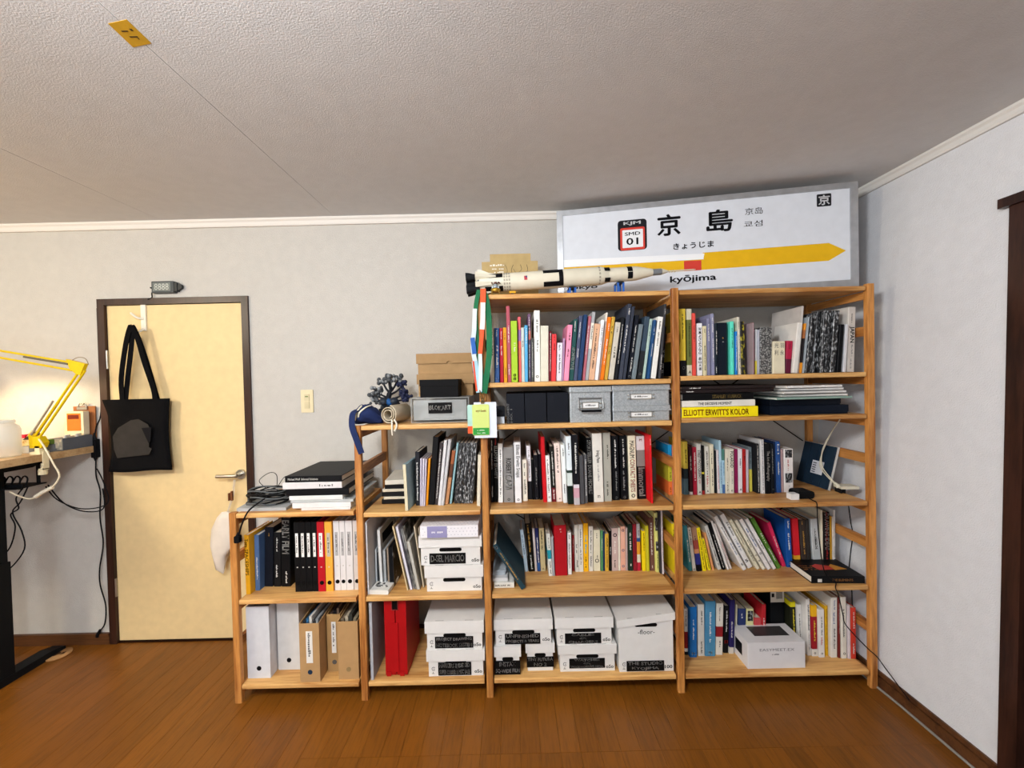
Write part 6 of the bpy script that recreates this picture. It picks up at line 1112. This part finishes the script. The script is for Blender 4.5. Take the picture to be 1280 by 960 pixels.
# ---------------------------------------------------------------- desk
t=thing('standing_desk','height adjustable desk with a light wooden top and black legs','desk',(-2.27,0,0))
DT=1.095
bx('desk_top',(-1.42,0,-.35,.425,DT-.034,DT),wood('desk_wood','a8855a','c4a57a',0,.4),t)
BK=M('1a1c1f',.5)
P1('beam',lambda q:(q.prism([(-.35,DT-.075),(.25,DT-.075),(.36,DT-.04),(.36,DT-.0345),(-.35,DT-.0345)],-.21,-.13,0)),BK,t)
bx('beam',(-1.35,-.21,.0,.05,DT-.08,DT-.04),BK,t)
for x in (-.225,-1.30): 
    P1('column',lambda q:(q.box(x-.05,x+.05,.11,.18,.03,.58),q.box(x-.043,x+.043,.115,.175,.58,DT-.05)),BK,t)
    P1('foot',lambda q:q.prism([(-.33,.0),(.40,.0),(.40,.022),(.34,.036),(-.28,.036),(-.33,.022)],x-.017,x+.053,0),BK,t)
P1('cable_tray',lambda q:(q.box(-.40,-.11,.16,.29,DT-.165,DT-.16),[q.tube(smoothpath([(-.11-.036*k,.2,DT-.158),(-.10-.036*k,.2,DT-.12),(-.12-.036*k,.2,DT-.11),(-.15-.036*k,.2,DT-.158)],4),.0035,6) for k in range(6)],q.box(-.40,-.11,.185,.19,DT-.17,DT-.145),[q.box(-.38+.24*k,-.37+.24*k,.27,.28,DT-.16,DT-.034) for k in (0,1)]),BK,t)
led=bx('status_light',(-.222,-.212,.1835,.1848,DT-.16,DT-.154),M('39d06a',.4),t)
for P in ([(-.12,.2,DT-.16),(-.16,.2,.88),(-.15,.2,.83),(-.19,.2,.80),(-.17,.2,.74),(-.20,.2,.64),(-.25,.19,.58)],[(-.10,.2,DT-.16),(-.14,.2,.86),(-.18,.2,.81),(-.14,.2,.72),(-.13,.2,.63),(-.2,.2,.54),(-.25,.19,.52)],[(-.06,.25,DT-.165),(-.02,.28,.83),(.02,.34,.765),(.06,.40,.76),(.006,.43,.92)][:4]+[(.03,.43,.86)]):
    P1('cable',lambda q:q.tube(smoothpath(P,5),.003,6),BLACK,t)
tag(P1('desk_cable',lambda q:q.tube(smoothpath([(-2.33,.24,.925),(-2.31,.27,.85),(-2.27,.33,.785),(-2.215,.38,.772),(-2.19,.41,.80),(-2.22,YW-.03,.90),(-2.262,YW-.02,.97)],6),.003,6),BLACK),'black cable looping from the desk tray up to the wall','cable')
# yellow lamp
t=thing('desk_lamp','yellow spring arm lamp clamped to the desk corner','lamp',(-2.29,.19,DT+.0006)); LY=M('d9b810',.35,0,.04)
P1('clamp',lambda q:(q.box(-.03,.02,-.02,.02,.0,.012),q.box(-.012,.012,-.014,.014,.0,.04),q.box(.0203,.026,-.012,.012,-.075,.012),q.tube([(.008,0,-.075),(.008,0,-.045)],.006,8),q.box(.0,.026,-.012,.012,-.078,-.07),q.tube([(.008,0,-.1),(.008,0,-.078)],.017,12)),M('e3d6b0',.4),t)
P1('swivel',lambda q:(q.prism([(-.035,.03),(.02,.03),(.03,.055),(.012,.085),(-.02,.085),(-.04,.1)],-.014,.014,1)),LY,t)
E0=(-.02,.075); E1=(.222,.405)
ax=Vector((E1[0]-E0[0],0,E1[1]-E0[1])).normalized(); nn=Vector((-ax.z,0,ax.x))
def bar(q,a,b,off,r=.0055): 
    o=nn*off; q.tube([Vector((a[0],0,a[1]))+o,Vector((b[0],0,b[1]))+o],r,6)
P1('lower_arm',lambda q:bar(q,E0,E1,.010),LY,t); P1('lower_arm',lambda q:bar(q,E0,E1,-.012),LY,t)
P1('spring',lambda q:(q.tube([(-.035,-.008,.09),(.08,-.008,.255)],.005,6),q.tube([(-.03,.008,.085),(.09,.008,.25)],.005,6)),M('a8a29a',.4,.5),t)
P1('elbow',lambda q:q.prism([(.215,.375),(.24,.43),(.15,.455),(.165,.41),(.19,.385)],-.009,.009,1),LY,t)
P1('upper_arm',lambda q:(q.tube([(.235,0,.425),(-.55,0,.575)],.0055,6)),LY,t); P1('upper_arm',lambda q:(q.tube([(.17,0,.40),(-.55,0,.545)],.0055,6)),LY,t)
P1('spring',lambda q:q.tube([(.16,-.009,.43),(-.05,-.009,.47)],.005,6),M('6a665c',.4,.5),t)
P1('lead',lambda q:q.tube(smoothpath([(.165,0,.445),(.2,0,.462),(.235,0,.455),(.25,0,.425)],5),.0018,6),M('8a7a60',.5),t)
P1('shade',lambda q:q.lathe([(.02,.10),(.035,.09),(.045,.03),(.085,-.05),(.083,-.05),(.043,.028),(.0,.085)],24,0,Matrix.Translation((-.57,-.09,.50))),LY,t)
P1('neck',lambda q:q.tube([(-.55,0,.56),(-.57,-.06,.59),(-.57,-.09,.60)],.008,8),LY,t)
P1('power_cord',lambda q:q.tube(smoothpath([(.03,-.03,.075),(.062,-.035,.035),(.095,-.03,-.045),(.109,-.02,-.105),(.085,-.03,-.155),(.05,-.04,-.175),(.0,-.045,-.205),(-.06,-.045,-.19),(-.10,-.045,-.17)],5),.0038,8),M('ded3b8',.5),t)
P1('cord_switch',lambda q:q.tube([(.086,-.03,-.156),(.05,-.04,-.176),(.018,-.044,-.197)],.009,8),M('e0d8c2',.5),t)
# things on the desk
t=thing('control_box','grey control box with knobs at the desk corner under the lamp','device',(-2.31,.275,DT))
P1('case',lambda q:q.bbox(-.04,.036,0,.145,0,.062,.002,1),M('5a5f66',.5),t); bx('front_face',(-.038,.034,-.002,0,.003,.06),M('a9a698',.5),t)
P1('dial',lambda q:q.tube([(.004,-.008,.03),(.004,-.002,.03)],.017,16),M('d5cdb5',.4),t)
for k in range(4): P1('knob',lambda q:q.tube([(.028-.016*(k%2),.02+.027*k,.062),(.028-.016*(k%2),.02+.027*k,.076)],.008,10),M('b9b6ad',.4),t)
for sx,sz in ((-.03,.05),(-.03,.012),(.028,.05),(.028,.012)): P1('small_knob',lambda q:q.tube([(sx,-.005,sz),(sx,-.002,sz)],.005,8),M('cfc8b6',.4),t)
t=thing('grey_box','flat grey box on the desk behind the jar','box',(-2.375,.215,DT)); P1('body',lambda q:q.bbox(-.06,.072,0,.056,0,.036,.002,1),M('70757b',.5),t); bx('front_face',(-.058,-.0,-.0012,0,.002,.034),M('b9bcbe',.5),t)
t=thing('wooden_dish','striped wooden dish on the flat grey box','dish',(-2.385,.243,DT+.0365)); P1('body',lambda q:q.prism([(-.045,.028),(-.04,.0),(.03,.0),(.045,.028)],-.024,.024,1),wood('dish_wood','b9893f','ecd9a4',1,.4,3),t)
t=thing('green_block','small green block beside the wooden dish','block',(-2.320,.243,DT+.0365)); P1('body',lambda q:q.bbox(-.017,.016,-.015,.02,0,.026,.003,1),M('5d7a32',.5),t)
t=thing('clip_pile','dark clip with a red and a yellow tip in the wooden dish','clip',(-2.388,.243,DT+.0650))
P1('jaw',lambda q:q.prism([(-.04,0),(.03,0),(.035,.02),(.015,.035),(-.02,.012)],-.01,.012,1),M('3b322e',.5),t); P1('tip',lambda q:q.bbox(-.045,-.025,-.012,.01,.008,.026,.005,1),M('c41d3a',.5),t); P1('tip',lambda q:q.prism([(-.02,.015),(-.01,.012),(.014,.04),(.005,.046)],-.008,.008,1),M('d8c486',.5),t)
t=thing('glass_jar','large clear jar with a threaded neck at the desk left','jar',(-2.385,.125,DT))
P1('vessel',lambda q:q.lathe([(.0,.001),(.052,.001),(.056,.01),(.056,.125),(.05,.143),(.036,.155),(.036,.175),(.034,.175),(.034,.156),(.048,.141),(.053,.124),(.053,.012),(.0,.005)],32),CLR,t); P1('neck_ring',lambda q:q.lathe([(.0362,.158),(.039,.16),(.039,.170),(.0362,.172)],28),CLR,t)
t=thing('orange_radio','small orange and white device standing against the wall','device',(-2.36,.39,DT+.0625))
P1('case',lambda q:q.bbox(-.03,.072,.0,.03,.0,.128,.006,1),M('e0d3b4',.45),t); bx('orange_panel',(-.014,.058,-.002,0,.025,.118),M('d9742c',.45),t); bx('display_slot',(-.008,.05,-.0032,-.002,.088,.11),M('6e2a16',.3),t)
t=thing('clipboard','brown clipboard with a metal clip behind the orange device','clipboard',(-2.335,.43,DT)); bx('board',(-.05,.068,.002,.007,0,.215),M('8f5a35',.5),t); P1('clip',lambda q:(q.box(-.025,.03,-.004,.002,.197,.212),q.tube(smoothpath([(-.02,-.001,.207),(-.01,-.001,.232),(.004,-.001,.222),(.018,-.001,.235),(.026,-.001,.207)],4),.0025,6)),STEEL,t)
# cork trivet on the floor
t=thing('cork_disc','round cork coaster with burnt marks lying by the desk foot','coaster',(-2.432,.355,0),(0,0,0))
P1('disc',lambda q:q.lathe([(.0,.0002),(.052,.0002),(.053,.004),(.052,.008),(.0,.008)],28,0,Matrix.Diagonal((1,1,1,1))),M('b98a58',.8,0,.12),t)
P1('burnt_mark',lambda q:(q.prism([(-.03,-.01),(-.005,-.02),(.01,.0),(.0,.015),(-.02,.01)],.008,.0084,2),q.prism([(.012,-.008),(.03,-.002),(.024,.018),(.012,.012)],.008,.0084,2)),M('4a3018',.8),t)
